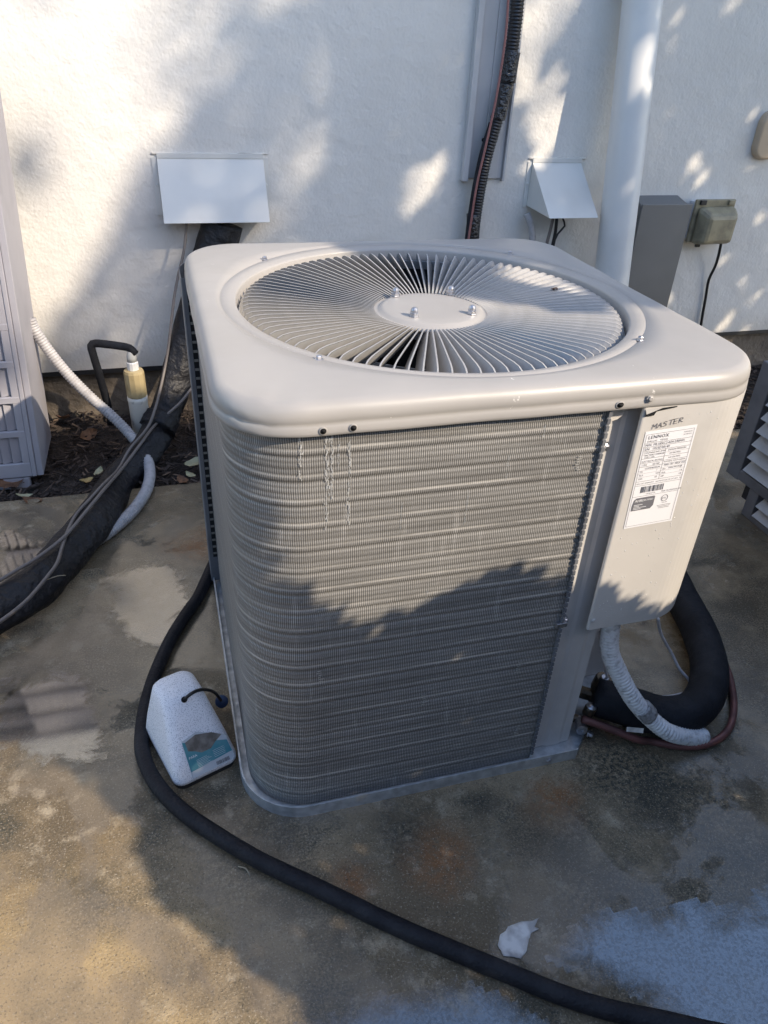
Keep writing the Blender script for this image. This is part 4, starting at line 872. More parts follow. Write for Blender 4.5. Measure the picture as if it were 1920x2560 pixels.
# drain pipe
dp = empty('drain_pipe', tuple(Y(1290, 900, 1.30))); 
pt = [tuple(loc(dp, Y(1404, -160, 1.415))), tuple(loc(dp, Y(1388, 0, 1.405))), tuple(loc(dp, Y(1354, 310, 1.35))), tuple(loc(dp, Y(1320, 610, 1.30))), tuple(loc(dp, Y(1290, 900, 1.25)))]
tube('pipe', pt, 0.069, M_PVC, dp, n=36, step=0.05)
pb_ = Y(1388, 0, 1.405) ; V, F, U = tube_data([loc(dp, Y(1389.5, -14, 1.407)), loc(dp, Y(1396, -80, 1.41))], 0.0745, n=36, smooth_path=False); mesh_obj('coupling', V, F, M_PVC, dp, smooth=True)
tag(dp, 'thick white plastic drain pipe running down the stucco wall', 'pipe')

# electrical disconnect box
db = empty('disconnect_box', (1.50, WALL_Y, 0.30)); tag(db, 'dark grey electrical box with sloped top on the wall behind the drain pipe', 'electrical box')
hexa('body', [(-0.115, -0.094, 0), (0.112, -0.094, 0), (0.112, -0.001, 0), (-0.115, -0.001, 0), (-0.115, -0.094, 0.474), (0.112, -0.094, 0.474), (0.105, -0.001, 0.50), (-0.105, -0.001, 0.50)], M_BOX, db, bevel=0.003)
hexa('cover', [(-0.119, -0.101, 0.01), (0.117, -0.101, 0.01), (0.117, -0.096, 0.01), (-0.119, -0.096, 0.01), (-0.119, -0.101, 0.482), (0.117, -0.101, 0.482), (0.117, -0.094, 0.484), (-0.119, -0.094, 0.484)], M_BOX, db, bevel=0.0015)
# outlet with bubble cover
oc = empty('outlet', (1.77, WALL_Y, 0.61)); tag(oc, 'weatherproof outlet with olive beige bubble cover on the wall', 'outlet')
box('box', (-0.095, 0.085, -0.036, -0.001, 0.02, 0.170), M_OUTBOX, oc, bevel=0.004)
box('gasket_frame', (-0.100, 0.095, -0.050, -0.0365, 0.008, 0.180), M_OUTLET, oc, bevel=0.004)
hexa('bubble_cover', [(-0.090, -0.051, 0.000), (0.098, -0.051, 0.004), (0.100, -0.051, 0.160), (-0.090, -0.051, 0.158), (-0.060, -0.112, 0.012), (0.078, -0.112, 0.014), (0.080, -0.112, 0.128), (-0.060, -0.112, 0.126)], M_OUTLET, oc, bevel=0.016)
for xx in (-0.070, 0.070): box('hinge', (xx - 0.014, xx + 0.014, -0.060, -0.049, 0.160, 0.178), M_BLACKSTRIP if xx < 0 else M_OUTLET, oc, bevel=0.002)
box('latch', (-0.058, -0.036, -0.064, -0.052, -0.010, 0.002), M_BLACKSTRIP, oc, bevel=0.003)
pc = tube('power_cord', [tuple(Y(x, y, yy)) for x, y, yy in ((1558, 524, 1.42), (1553, 548, 1.43), (1545, 575, 1.46), (1531, 605, 1.48), (1524, 645, 1.485), (1516, 690, 1.485), (1512, 720, 1.485), (1508, 790, 1.485))], 0.0062, M_WIRE, n=10, step=0.02); tag(pc, 'black power cord hanging from the bubble cover outlet', 'cord')
# tan oval thing at the picture's right edge
fx = empty('wall_fixture', tuple(Y(1655, 292, WALL_Y))); tag(fx, 'tan rounded plastic fixture with small blue and white label high on wall', 'fixture')
bm = bmesh.new(); bm_box(bm, -0.058, 0.075, -0.034, -0.001, -0.088, 0.092)
ve = [e for e in bm.edges if abs(e.verts[0].co.y - e.verts[1].co.y) > 0.02]; bmesh.ops.bevel(bm, geom=ve, offset=0.050, segments=8, affect='EDGES', profile=0.5)
fe = [e for e in bm.edges if e.verts[0].co.y < -0.033 and e.verts[1].co.y < -0.033]; bmesh.ops.bevel(bm, geom=fe, offset=0.010, segments=3, affect='EDGES', profile=0.5)
from_bm('body', bm, M_TAN, fx)
q = Y(1660, 275, WALL_Y - 0.035) - Vector(fx.location)
box('sticker', (-0.009, 0.055, -0.0362, -0.0345, -0.025, 0.040), M_LABELW, fx, bevel=0.0005); box('sticker_print', (-0.004, 0.05, -0.0372, -0.0364, -0.014, -0.006), M_BLUE, fx)

# ================================================================== neighbouring machines at the frame's edges
la = empty('air_conditioner', (-0.965, 1.02, -0.03)); tag(la, 'pale grey machine with slotted plastic grille against the wall at far left', 'air conditioner', 'air conditioners')
SHX = 0.062 / 1.0
shear = Matrix(((1, 0, SHX, 0), (0, 1, 0, 0), (0, 0, 1, 0), (0, 0, 0, 1)))
def lbox(nm, b, mt, par=la, bev=0.0): return box(nm, b, mt, par, bevel=bev, seg=1, mtx=shear)
# x runs left (negative) from the right edge, z up; face towards the camera at y = 0
lbox('side_panel', (-0.020, 0.0, -0.006, 0.28, 0.045, 1.30), M_GRILLE, la, 0.002)
lbox('edge_strip', (-0.034, -0.0205, -0.010, 0.02, 0.045, 1.30), M_GRILLE, la, 0.002)
back = lbox('back_plate', (-0.9, -0.036, 0.030, 0.26, 0.02, 1.30), mat('shadow_grey', (0.22, 0.215, 0.23), 0.6), la)
lbox('foot', (-0.9, -0.045, -0.004, 0.02, 0.0, 0.040), M_GRILLE, la, 0.003)
rows = [0.085 + 0.118 * i for i in range(11)]
for i, zr in enumerate(rows): lbox('crossbar', (-0.9, -0.0345, -0.008, 0.004, zr - 0.040 if i == 0 else zr - 0.011, zr + 0.011), M_GRILLE, la, 0.002)
lbox('stile', (-0.058, -0.0345, -0.007, 0.004, 0.045, 1.28), M_GRILLE, la, 0.002)
for i in range(len(rows) - 1):
    for k in range(9):
        x = -0.062 - 0.030 * k
        if x > -0.33:
            bm = bmesh.new(); bm_box(bm, x - 0.0285, x, 0.000, 0.004, rows[i] + 0.012, rows[i + 1] - 0.012, mtx=shear @ Matrix.Translation((x, 0.012, 0)) @ Matrix.Rotation(radians(22), 4, 'Z') @ Matrix.Translation((-x, -0.004, 0)))
            from_bm('slat', bm, M_GRILLE, la)
ra = empty('air_conditioner', (1.30, -0.05, 0.0)); tag(ra, 'low grey machine with sloping metal louvres at the right edge', 'air conditioner', 'air conditioners')
box('frame_post', (-0.004, 0.05, 0.440, 0.500, 0.095, 0.500), M_SLATDARK, ra, bevel=0.003); box('frame_post', (-0.004, 0.05, -0.45, -0.40, 0.02, 0.500), M_SLATDARK, ra, bevel=0.003)
box('top_rail', (-0.004, 0.75, -0.40, 0.4395, 0.470, 0.515), M_SLATDARK, ra, bevel=0.004)
box('middle_rail', (-0.005, 0.02, -0.40, 0.4395, 0.100, 0.135), M_SLATDARK, ra, bevel=0.003)
box('skirt_post', (-0.002, 0.05, 0.335, 0.378, 0.0, 0.0995), M_SLATDARK, ra, bevel=0.002)
box('bottom_rail', (-0.003, 0.03, -0.40, 0.3345, 0.0, 0.020), M_SLATDARK, ra, bevel=0.002)
box('core', (0.030, 0.72, -0.44, 0.43, 0.03, 0.468), M_DARK, ra)
for k in range(7):
    z = 0.145 + k * 0.047
    hexa('louver', [(-0.012, -0.40, z), (-0.012, 0.425 - 0.0, z), (-0.009, 0.425, z - 0.001), (-0.009, -0.40, z - 0.001), (0.024, -0.40, z + 0.040), (0.024, 0.425, z + 0.040), (0.027, 0.425, z + 0.038), (0.027, -0.40, z + 0.038)], M_SLAT, ra)
for k in range(2):
    z = 0.026 + k * 0.036
    hexa('louver', [(-0.010, -0.40, z), (-0.010, 0.325, z), (-0.007, 0.325, z - 0.001), (-0.007, -0.40, z - 0.001), (0.022, -0.40, z + 0.030), (0.022, 0.325, z + 0.030), (0.025, 0.325, z + 0.028), (0.025, -0.40, z + 0.028)], M_SLAT, ra)
rl = tube('insulated_pipe', [(1.28, 0.50, 0.05), (1.22, 0.56, 0.08), (1.14, 0.60, 0.07), (1.06, 0.66, 0.04), (1.0, 0.9, 0.03), (0.98, 1.2, 0.0)], 0.035, M_FOAM, n=14, step=0.02, jit=0.003); tag(rl, 'black foam pipe on the ground behind the louvred machine', 'pipe')
rl2 = tube('insulated_pipe', [(1.26, 0.46, 0.10), (1.20, 0.52, 0.13), (1.12, 0.58, 0.13), (1.05, 0.70, 0.09), (1.02, 0.95, 0.05)], 0.018, mat('dark_grey_pipe', (0.09, 0.09, 0.10), 0.5), n=12, step=0.02); tag(rl2, 'slim dark grey pipe above the foam pipe at the right', 'pipe')

# ================================================================== left: line set, conduit, standpipe
def ypl(dy):       # depth of the sloping bundle by its height in view
    pts = [(440, 1.462), (505, 1.455), (620, 1.41), (760, 1.32), (900, 1.20), (962, 1.10), (1040, 0.93)]
    if dy <= pts[0][0]: return pts[0][1]
    for (a_, b_), (c_, d_) in zip(pts, pts[1:]):
        if dy <= c_: return b_ + (d_ - b_) * (dy - a_) / (c_ - a_)
    return pts[-1][1]
def sl_pt(x, y, lift=0.0):
    if y < 1041: p = Y(x, y, ypl(y) - lift * 0.9); return tuple(p)
    return tuple(G(x, y, 0.060 + lift))
SLV = [sl_pt(480, 482), sl_pt(476, 500), sl_pt(462, 550), sl_pt(434, 640), sl_pt(398, 760), sl_pt(362, 880), sl_pt(322, 965), sl_pt(258, 1040), sl_pt(222, 1098), sl_pt(181, 1153), sl_pt(130, 1212), sl_pt(81, 1266), sl_pt(0, 1316), sl_pt(-90, 1360), sl_pt(-200, 1400)]
sv = tube('pipe_bundle', SLV, lambda d: 0.078 - 0.018 * min(1.0, d / 0.6), M_SLEEVE, n=34, step=0.012, rx=0.56, rz=0.94, jit=0.006); tag(sv, 'thick black wrapped pipe bundle running from the wide hood down to the slab', 'pipe bundle')
tube('tape_wrap', [sl_pt(350, 905), sl_pt(338, 930)], 0.066, M_SLEEVE, sv, n=20, step=0.008, jit=0.006)
w1 = tube('thin_cable', [sl_pt(*Z2(*q), 0.058) for q in ((1360, 400), (1290, 450), (1200, 560), (1040, 700), (940, 830), (820, 990), (700, 1130), (560, 1300), (430, 1450), (250, 1590), (100, 1680), (0, 1740), (-120, 1800))], 0.0052, M_GWIRE, n=8, step=0.02); tag(w1, 'grey brown cable lying along the top of the black pipe bundle', 'cable', 'cables along the pipe bundle')
w2 = tube('thin_cable', [sl_pt(*q, 0.03) for q in ((403, 470), (401, 510), (396, 548), (385, 595), (376, 645), (369, 705), (363, 755), (352, 815))] + [sl_pt(*q, 0.085) for q in ((336, 880), (318, 925))] + [sl_pt(*Z2(*q), 0.050) for q in ((870, 860), (790, 1000), (700, 1090), (600, 1200), (510, 1300), (450, 1420), (415, 1520), (385, 1620), (330, 1700), (200, 1855), (80, 1960), (-20, 2030), (-150, 2120))], 0.0050, M_GWIRE, n=8, step=0.02); tag(w2, 'thin cable from the wide hood crossing over the black bundle near the slab', 'cable', 'cables along the pipe bundle')
# ribbed conduit from the left machine
WQ = [tuple(Y(66, 690, 1.24)), tuple(Y(75, 712, 1.24)), tuple(Y(105, 757, 1.235)), tuple(Y(150, 812, 1.22)), tuple(Y(200, 862, 1.20)), tuple(Y(240, 897, 1.17)), tuple(Y(275, 932, 1.14)), tuple(Y(305, 970, 1.08)), tuple(G(323, 1010, 0.022)), tuple(G(318, 1055, 0.020)), tuple(G(290, 1100, 0.019)), tuple(G(250, 1138, 0.019)), tuple(G(215, 1163, 0.019)), tuple(G(180, 1180, 0.019))]
lc = tube('flexible_conduit', WQ, 0.0165, M_CONDUIT, n=16, step=0.0022, rib=(0.0095, 0.0026)); tag(lc, 'pale grey ribbed conduit arching from the left machine to the slab', 'conduit')
# condensate standpipe
sp = empty('standpipe', (-0.637, 1.20, -0.03)); tag(sp, 'short white drain standpipe with yellow tan coupling standing in the mulch', 'pipe')
lathe('pipe', [(0.0335, 0), (0.0335, 0.205), (0.0348, 0.212), (0.0348, 0.226), (0.030, 0.227)], M_DIRTYPVC, sp, n=24)
lathe('coupling', [(0.0325, 0.2275), (0.0345, 0.230), (0.0345, 0.315), (0.032, 0.324), (0.020, 0.326)], M_CPVC, sp, n=12, smooth=False)
lathe('collar', [(0.0195, 0.3265), (0.0195, 0.352), (0.0165, 0.356), (0.012, 0.356)], M_PVC, sp, n=12, smooth=False)
lathe('bushing', [(0.0170, 0.3565), (0.0165, 0.372), (0.012, 0.392), (0.006, 0.398), (0.0005, 0.399)], M_CLEAR, sp, n=14)
bt = tube('drain_tube', [tuple(Y(292, 764, 1.20)), tuple(Y(280, 752, 1.20)), tuple(Y(262, 748, 1.21)), tuple(Y(232, 744, 1.22)), tuple(Y(206, 742, 1.23)), tuple(Y(197, 747, 1.23)), tuple(Y(201, 765, 1.235)), tuple(Y(213, 805, 1.25)), tuple(Y(226, 850, 1.27)), tuple(Y(236, 890, 1.29)), tuple(Y(240, 915, 1.30))], 0.0135, M_FOAM, n=14, step=0.012, jit=0.0006); tag(bt, 'black foam covered tube bent over from the standpipe into the mulch', 'tube')

# ================================================================== front: hose, weight, scraps
HQ = [(-0.20, 0.72, 0.016), (-0.36, 0.56, 0.016), (-0.425, 0.46, 0.016), (-0.462, 0.375, 0.016)] + [tuple(G(x, y, 0.016)) for x, y in ((430, 1286), (408, 1318), (372, 1375), (340, 1445), (316, 1520), (306, 1590), (312, 1640), (336, 1690), (382, 1742), (450, 1792), (560, 1858), (700, 1925), (850, 1998), (1000, 2062), (1110, 2107), (1220, 2152), (1330, 2185), (1440, 2208), (1560, 2235), (1700, 2262))]
hs = tube('rubber_hose', HQ, 0.0158, M_RUBBER, n=18, step=0.012, jit=0.0007); tag(hs, 'long black rubber hose curving across the concrete in front of the air conditioner', 'hose')

jg = empty('speckled_weight', (-0.556, -0.233, 0.0), radians(-71)); tag(jg, 'white speckled plastic weight with torn teal label beside the air conditioner', 'weight')
def jug_sec(l0, l1, w, z, r, n=6):      # rounded rectangle, local x = long axis (towards the camera), y = across
    P = []
    for (cx, cy, a0) in ((l1 - r, w - r, 0), (l0 + r, w - r, pi / 2), (l0 + r, -(w - r), pi), (l1 - r, -(w - r), 3 * pi / 2)):
        for k in range(n + 1):
            t = a0 + pi / 2 * k / n; P.append((cx + r * cos(t), cy + r * sin(t), z))
    return P
secs = [jug_sec(-0.088, 0.092, 0.064, 0.010, 0.020), jug_sec(-0.094, 0.098, 0.069, 0.016, 0.022), jug_sec(-0.095, 0.098, 0.069, 0.026, 0.022), jug_sec(-0.093, 0.072, 0.062, 0.065, 0.024), jug_sec(-0.088, 0.032, 0.050, 0.118, 0.026), jug_sec(-0.084, 0.010, 0.045, 0.142, 0.026), jug_sec(-0.078, 0.000, 0.040, 0.150, 0.024), jug_sec(-0.066, -0.012, 0.028, 0.1545, 0.018)]
V = []; F = []; n = len(secs[0])
for s_ in secs: V += s_
for j in range(len(secs) - 1):
    for i in range(n): F.append((j * n + i, j * n + (i + 1) % n, (j + 1) * n + (i + 1) % n, (j + 1) * n + i))
F.append(tuple(range(n - 1, -1, -1))); F.append(tuple((len(secs) - 1) * n + i for i in range(n)))
body = mesh_obj('body', V, F, M_SPECK, jg, smooth=True)
V = jug_sec(-0.090, 0.094, 0.065, 0.0, 0.02) + jug_sec(-0.090, 0.094, 0.065, 0.0098, 0.02)
mesh_obj('base', V, [tuple(range(n - 1, -1, -1)), tuple(n + i for i in range(n))] + [(i, (i + 1) % n, n + (i + 1) % n, n + i) for i in range(n)], M_BLACKSTRIP, jg)
# label on the sloping front: from (x=.098,z=.026) up to (x=.032,z=.118)
f0 = Vector((0.0990, 0, 0.026)); fu = (Vector((0.0725, 0, 0.0655)) - Vector((0.0985, 0, 0.026))).normalized(); fn = Vector((fu.z, 0, -fu.x)); fx_ = Vector((0, 1, 0))
def lab(pts, k): return [f0 + fx_ * a_ + fu * c_ + fn * k for a_, c_ in pts]
# a = across (+ to the picture's right), c = up the slope
mesh_obj('label', lab([(-0.034, 0.0), (0.054, 0.001), (0.061, 0.006), (0.054, 0.058), (0.0, 0.088), (-0.034, 0.080)], 0.0008), [(0, 1, 2, 3, 4, 5)], mat('pale_label', (0.52, 0.56, 0.60), 0.45), jg)
mesh_obj('label_print', lab([(-0.0335, 0.014), (0.058, 0.020), (0.054, 0.046), (-0.0335, 0.078)], 0.0014), [(0, 1, 2, 3)], M_TEAL, jg)
mesh_obj('torn_patch', lab([(-0.028, 0.076), (-0.004, 0.083), (0.028, 0.074), (0.047, 0.061), (0.030, 0.052), (0.018, 0.043), (-0.002, 0.043), (-0.014, 0.051), (-0.027, 0.057)], 0.0018), [tuple(range(9))], M_TORN, jg)
parts = []
def jt(s, a_, c_, sz): parts.append(text_data(s, sz, f0 + fx_ * a_ + fu * c_ + fn * 0.002, fx_, fu))
jt('PARA', -0.030, 0.040, 0.0072)
for k in range(6): parts.append((lab([(-0.017, 0.033 - k * 0.003), (0.006 + 0.004 * (k % 3), 0.033 - k * 0.003), (0.006 + 0.004 * (k % 3), 0.0325 - k * 0.003), (-0.017, 0.0325 - k * 0.003)], 0.002), [(0, 1, 2, 3)]))
for k in range(5): parts.append((lab([(0.020, 0.037 - k * 0.0035), (0.044 + 0.002 * (k % 2), 0.037 - k * 0.0035), (0.044, 0.0365 - k * 0.0035), (0.020, 0.0365 - k * 0.0035)], 0.002), [(0, 1, 2, 3)]))
V, F = join_data(parts); mesh_obj('lettering', V, F, M_LABELW, jg)
parts = []; x = 0.020; rnd = random.Random(9)
while x < 0.047:
    w = rnd.choice((0.0005, 0.0009, 0.0013)); parts.append((lab([(x, 0.004), (x + w, 0.004), (x + w, 0.012), (x, 0.012)], 0.0014), [(0, 1, 2, 3)])); x += w + rnd.choice((0.0006, 0.0010))
V, F = join_data(parts); mesh_obj('barcode', V, F, M_INK, jg)
R_ = Matrix.Rotation(radians(71), 3, 'Z')
def jl(p): return R_ @ (Vector(p) - Vector(jg.location))
o_ = R_ @ (CAM - Vector(jg.location)); d_ = R_ @ ray(398, 1511)
pn_ = Vector((0.028, 0, 0.024)).normalized(); k_ = (Vector((0.0215, 0, 0.1305)) - o_).dot(pn_) / d_.dot(pn_); HOLEP = o_ + d_ * k_ + pn_ * 0.0006
lathe('cable_hole', [(0.0003, 0), (0.006, 0.0), (0.0065, 0.0006)], M_HOLE, jg, n=16, origin=tuple(HOLEP), mtx=axis_mtx((0.76, 0, 0.65)))
cabl = [HOLEP, jl(Y(412, 1499, -0.236)), jl(Y(432, 1490, -0.22)), jl(Y(452, 1491, -0.19)), jl(Y(466, 1498, -0.16)), jl(Y(477, 1513, -0.14))]
tube('cable', cabl, 0.0036, M_WIRE, jg, n=8, step=0.006)
dc = Y(479, 1515, -0.138); lathe('plug_disc', [(0.0005, -0.003), (0.0135, -0.003), (0.0148, -0.001), (0.0148, 0.003), (0.0135, 0.005), (0.0005, 0.005)], M_DISC, jg, n=28, origin=tuple(jl(dc)), mtx=axis_mtx(R_ @ Vector((-0.15, -0.75, 0.62))))

# white scrap of film flattened on the slab
pp_ = [(1075, 2043), (1080, 2020), (1092, 2012), (1096, 2003), (1125, 1992), (1150, 1990), (1163, 1984), (1155, 2003), (1165, 2008), (1148, 2016), (1142, 2030), (1138, 2055), (1125, 2072), (1105, 2068), (1088, 2066)]
P3 = [G(x, y, 0.0) for x, y in pp_]; bm = bmesh.new()
vs_ = [bm.verts.new((p.x, p.y, 0.003)) for p in P3]; f = bm.faces.new(vs_); r_ = bmesh.ops.triangulate(bm, faces=[f]); bmesh.ops.subdivide_edges(bm, edges=bm.edges[:], cuts=3, use_grid_fill=True)
for v in bm.verts: v.co.z = 0.0016 + 0.0004 * abs(mnoise.noise(v.co * 40)) ; v.co.x += 0.0015 * mnoise.noise(v.co * 200)
sc_ = from_bm('scrap', bm, M_PAPER, smooth=True); tag(sc_, 'crumpled white scrap stuck to the concrete near the hose', 'scrap')
mdf = sc_.modifiers.new('thick', 'SOLIDIFY'); mdf.thickness = 0.0006

# fallen leaves, counted one by one
def leaf_mesh(name, L_, W_, curl, material, seed):
    r = random.Random(seed); V = []; F = []; n = 7
    for i in range(n):
        t = i / (n - 1); w = W_ * (sin(pi * (0.06 + 0.92 * t)) ** 0.8) / 2 * (1 + 0.15 * r.uniform(-1, 1)); x = (t - 0.5) * L_
        z = curl * (2 * t - 1) ** 2
        V += [(x, -w, z + curl * 0.7 * r.uniform(0.5, 1.1)), (x, 0, z), (x, w, z + curl * 0.7 * r.uniform(0.5, 1.1))]
    for i in range(n - 1):
        for k in range(2): F.append((i * 3 + k, i * 3 + k + 1, (i + 1) * 3 + k + 1, (i + 1) * 3 + k))
    me = bpy.data.meshes.new(name); me.from_pydata(V, [], F); me.materials.append(material); return me
LM = {'brown': leaf_mesh('leaf_brown', 0.07, 0.045, 0.012, M_LEAFB, 1), 'yellow': leaf_mesh('leaf_yellow', 0.05, 0.035, 0.009, M_LEAFY, 2), 'pale': leaf_mesh('leaf_pale', 0.055, 0.028, 0.008, M_LEAFP, 3)}
def leaf(kind, x, y, z, rz, sc, label, name='fallen_leaf', tilt=0.0):
    o = bpy.data.objects.new(name, LM[kind]); COL.objects.link(o); o.location = (x, y, z); o.rotation_euler = (tilt, random.uniform(-.3, .3), rz); o.scale = (sc,) * 3
    tag(o, label, 'leaf', 'fallen leaves'); return o
def gl(kind, dx, dy, z, rz, sc, label, **k):
    p = G(dx, dy, z); return leaf(kind, p.x, p.y, z, rz, sc, label, **k)
gl('yellow', 188, 1040, -0.006, 0.4, 0.9, 'small yellow leaf on mulch below the ribbed conduit near the slab edge')
gl('pale', 213, 1022, -0.004, 1.2, 1.0, 'small pale green leaf on mulch next to the yellow leaf')
gl('brown', 190, 940, -0.002, 0.6, 1.0, 'olive brown upright leaf on mulch below the standpipe elbow', tilt=0.8)
gl('brown', 135, 905, 0.0, 2.5, 1.0, 'brown curled leaf against the foundation right of left machine', tilt=0.5)
gl('yellow', 465, 905, 0.005, 0.2, 1.2, 'tan leaf on mulch close behind the coil corner')
gl('pale', 420, 1000, 0.01, 0.3, 1.3, 'pale yellow curved leaf on mulch pile beside the coil', tilt=0.4)
gl('brown', 445, 995, 0.012, 1.7, 1.3, 'large reddish brown leaf on mulch pile beside the coil', tilt=0.5)
gl('pale', 412, 1028, 0.0, 2.2, 0.9, 'pale leaf at the foot of the mulch pile by the slab')
gl('brown', 470, 1040, 0.0, 0.9, 1.0, 'brown leaf at slab edge next to the coil')
gl('brown', 15, 1045, -0.002, 0.5, 1.6, 'big brown leaf at the foot of the left machine', tilt=0.3)
gl('brown', 70, 1085, -0.006, 2.8, 0.9, 'flat brown leaf near the slab edge below the left machine')
gl('pale', 52, 1073, -0.006, 0.2, 0.9, 'thin pale leaf near the slab edge below the left machine')
gl('brown', 440, 940, 0.005, 1.0, 0.9, 'brown leaf on mulch between bundle and coil')
gl('brown', 395, 1040, -0.004, 2.0, 0.8, 'small brown leaf below the black bundle at the slab edge')
leaf('pale', 1.18, 0.93, 0.03, 1.0, 1.6, 'pale leaf on mulch at the right behind the louvred machine')
leaf('brown', 1.12, 1.0, 0.02, 2.4, 1.7, 'brown leaf on mulch at the right behind the louvred machine')
leaf('brown', 1.02, 0.80, 0.01, 0.4, 1.4, 'brown leaf on slab edge behind the right machine')
leaf('yellow', 1.15, 0.72, 0.01, 0.9, 1.4, 'tan leaf on the slab behind the right machine')
q = G(1197, 628, H - 0.018); dl = leaf('brown', q.x, q.y, H - 0.0165, 0.5, 0.28, 'tiny dark dry leaf caught on the fan blades'); dl.name = 'dry_leaf'
for i, (x0, y0, x1, y1, lab_) in enumerate(((515, 1872, 540, 1893, 'short pale twig on concrete below the hose bend'), (297, 1590, 304, 1640, 'pale grass stem beside the hose curve'), (100, 1253, 142, 1243, 'thin straw on the black pipe bundle'))):
    z = 0.004 if i < 2 else 0.102; a_, c_ = G(x0, y0, z), G(x1, y1, z); o = tube('twig', [a_, (a_ + c_) / 2 + Vector((0.004, 0.003, 0.003)), c_], 0.0012, M_TWIG, n=6, step=0.01); tag(o, lab_, 'twig', 'twigs')

# ================================================================== unseen planting shaped to shade the yard (to the right of and behind the camera)
def pt_uvt(u, v, t): return E1 * u + E2 * v + S * t
def leafcloud(name, pts, Ls, Ws, parent, material, seed):
    r = random.Random(seed); V = []; F = []
    for p in pts:
        a = Vector((r.gauss(0, 1), r.gauss(0, 1), r.gauss(0, 0.6))).normalized(); b = a.cross(Vector((r.gauss(0, 1), r.gauss(0, 1), r.gauss(0, 1)))).normalized()
        L_ = Ls * r.uniform(0.75, 1.25) / 2; W_ = Ws * r.uniform(0.75, 1.25) / 2; c = a.cross(b) * W_ * 0.35; o = len(V)
        V += [p - a * L_, p - a * L_ * 0.3 + b * W_ + c, p + a * L_ * 0.4 + b * W_ * 0.8 + c, p + a * L_, p + a * L_ * 0.4 - b * W_ * 0.8 + c, p - a * L_ * 0.3 - b * W_ + c]
        F += [(o, o + 1, o + 2, o + 3), (o, o + 3, o + 4, o + 5)]
    return mesh_obj(name, V, F, material, parent)
def interp(P, x):
    if x <= P[0][0]: return P[0][1]
    for (a_, b_), (c_, d_) in zip(P, P[1:]):
        if x <= c_: return b_ + (d_ - b_) * (x - a_) / (c_ - a_)
    return P[-1][1]
# 1. unseen shrub close by, its outline cut to throw shade on the unit's lower front
SB = [(-0.86, -0.6), (-0.83, 0.02), (-0.76, 0.10), (-0.71, 0.50), (-0.66, 0.615), (-0.592, 0.625), (-0.578, 0.43), (-0.55, 0.40), (-0.53, 0.355), (-0.50, 0.30), (-0.47, 0.275), (-0.41, 0.27), (-0.29, 0.255), (-0.22, 0.185), (-0.146, 0.11), (-0.08, 0.03), (-0.03, -0.02), (0.05, -0.03), (0.2, -0.08), (0.5, -0.08), (0.9, -0.02), (1.4, -0.10), (1.9, -0.35)]
def shade_bush(name, label, u0, u1, t0, t1, seed, spacing, Ls, Ws):
    r = random.Random(seed); pts = []; u = u0
    while u < u1:
        top = interp(SB, u); tm = (t0 + t1) / 2; vbot = -tm * S.z / E2.z + 0.12
        v = vbot
        while v < top + 0.02:
            for k in range(7 if u < -0.3 else 9):
                uu = u + r.uniform(-.5, .5) * spacing; vv = v + r.uniform(-.5, .5) * spacing
                if vv < interp(SB, uu) - 0.012 and uu > -0.845 + 0.02 * mnoise.noise(Vector((vv * 9, 0, 0))):
                    p = pt_uvt(uu, vv, r.uniform(t0, t1))
                    if p.z > 0.05: pts.append(p)
            v += spacing
        u += spacing
    c = pt_uvt((u0 + u1) / 2, 0, (t0 + t1) / 2)
    root = empty(name, (c.x, c.y, -0.14)); tag(root, label, 'shrub', 'shrubs shading the yard')
    leafcloud('leaves', [p - Vector(root.location) for p in pts], Ls, Ws, root, M_GREEN, seed)
    for k in range(7):
        uu = u0 + (u1 - u0) * (k + 0.5) / 7; tp_ = pt_uvt(uu, interp(SB, uu) - 0.12, (t0 + t1) / 2)
        if tp_.z < 0.3: continue
        bs = Vector((tp_.x * 0.7 + c.x * 0.3, tp_.y * 0.7 + c.y * 0.3, -0.14))
        tube('stem', [bs - root.location, (bs + tp_) / 2 - root.location + Vector((0.03, 0.02, 0)), tp_ - root.location], 0.012, M_BARK, root, n=8, step=0.15)
shade_bush('shrub', 'unseen leafy green shrub added right of the camera to shade the unit', -0.86, 1.9, 1.95, 2.35, 21, 0.030, 0.060, 0.036)
# 2. trees whose crowns break up the sun on the wall
TLB = [(-0.6, 3.0), (-0.3, 2.2), (0.0, 1.35), (0.3, 0.85), (0.5, 0.45), (0.545, 0.21), (0.70, 0.205), (0.95, 0.245), (1.19, 0.285), (1.41, 0.385), (1.53, 0.62), (1.85, 0.86), (2.3, 1.05)]   # (v, left limit of u)
TBOT = [(0.2, 1.06), (0.5, 1.06), (0.7, 0.85), (0.95, 0.50), (1.3, 0.0), (2.0, -0.25), (3.2, -0.4)]
def wall_xz(u, v):
    x = (u - E1.y * WALL_Y) / E1.x; z = (v - E2.x * x - E2.y * WALL_Y) / E2.z; return x, z
HOLES = []      # sunny gaps: centre on the wall, half length, half width, lean
def hole(dx, dy, L_, W_, lean):
    p = Y(dx, dy); k = 1.35 if dx < 1260 else 1.0; HOLES.append((p.x, p.z, L_ * k, W_ * k, lean))
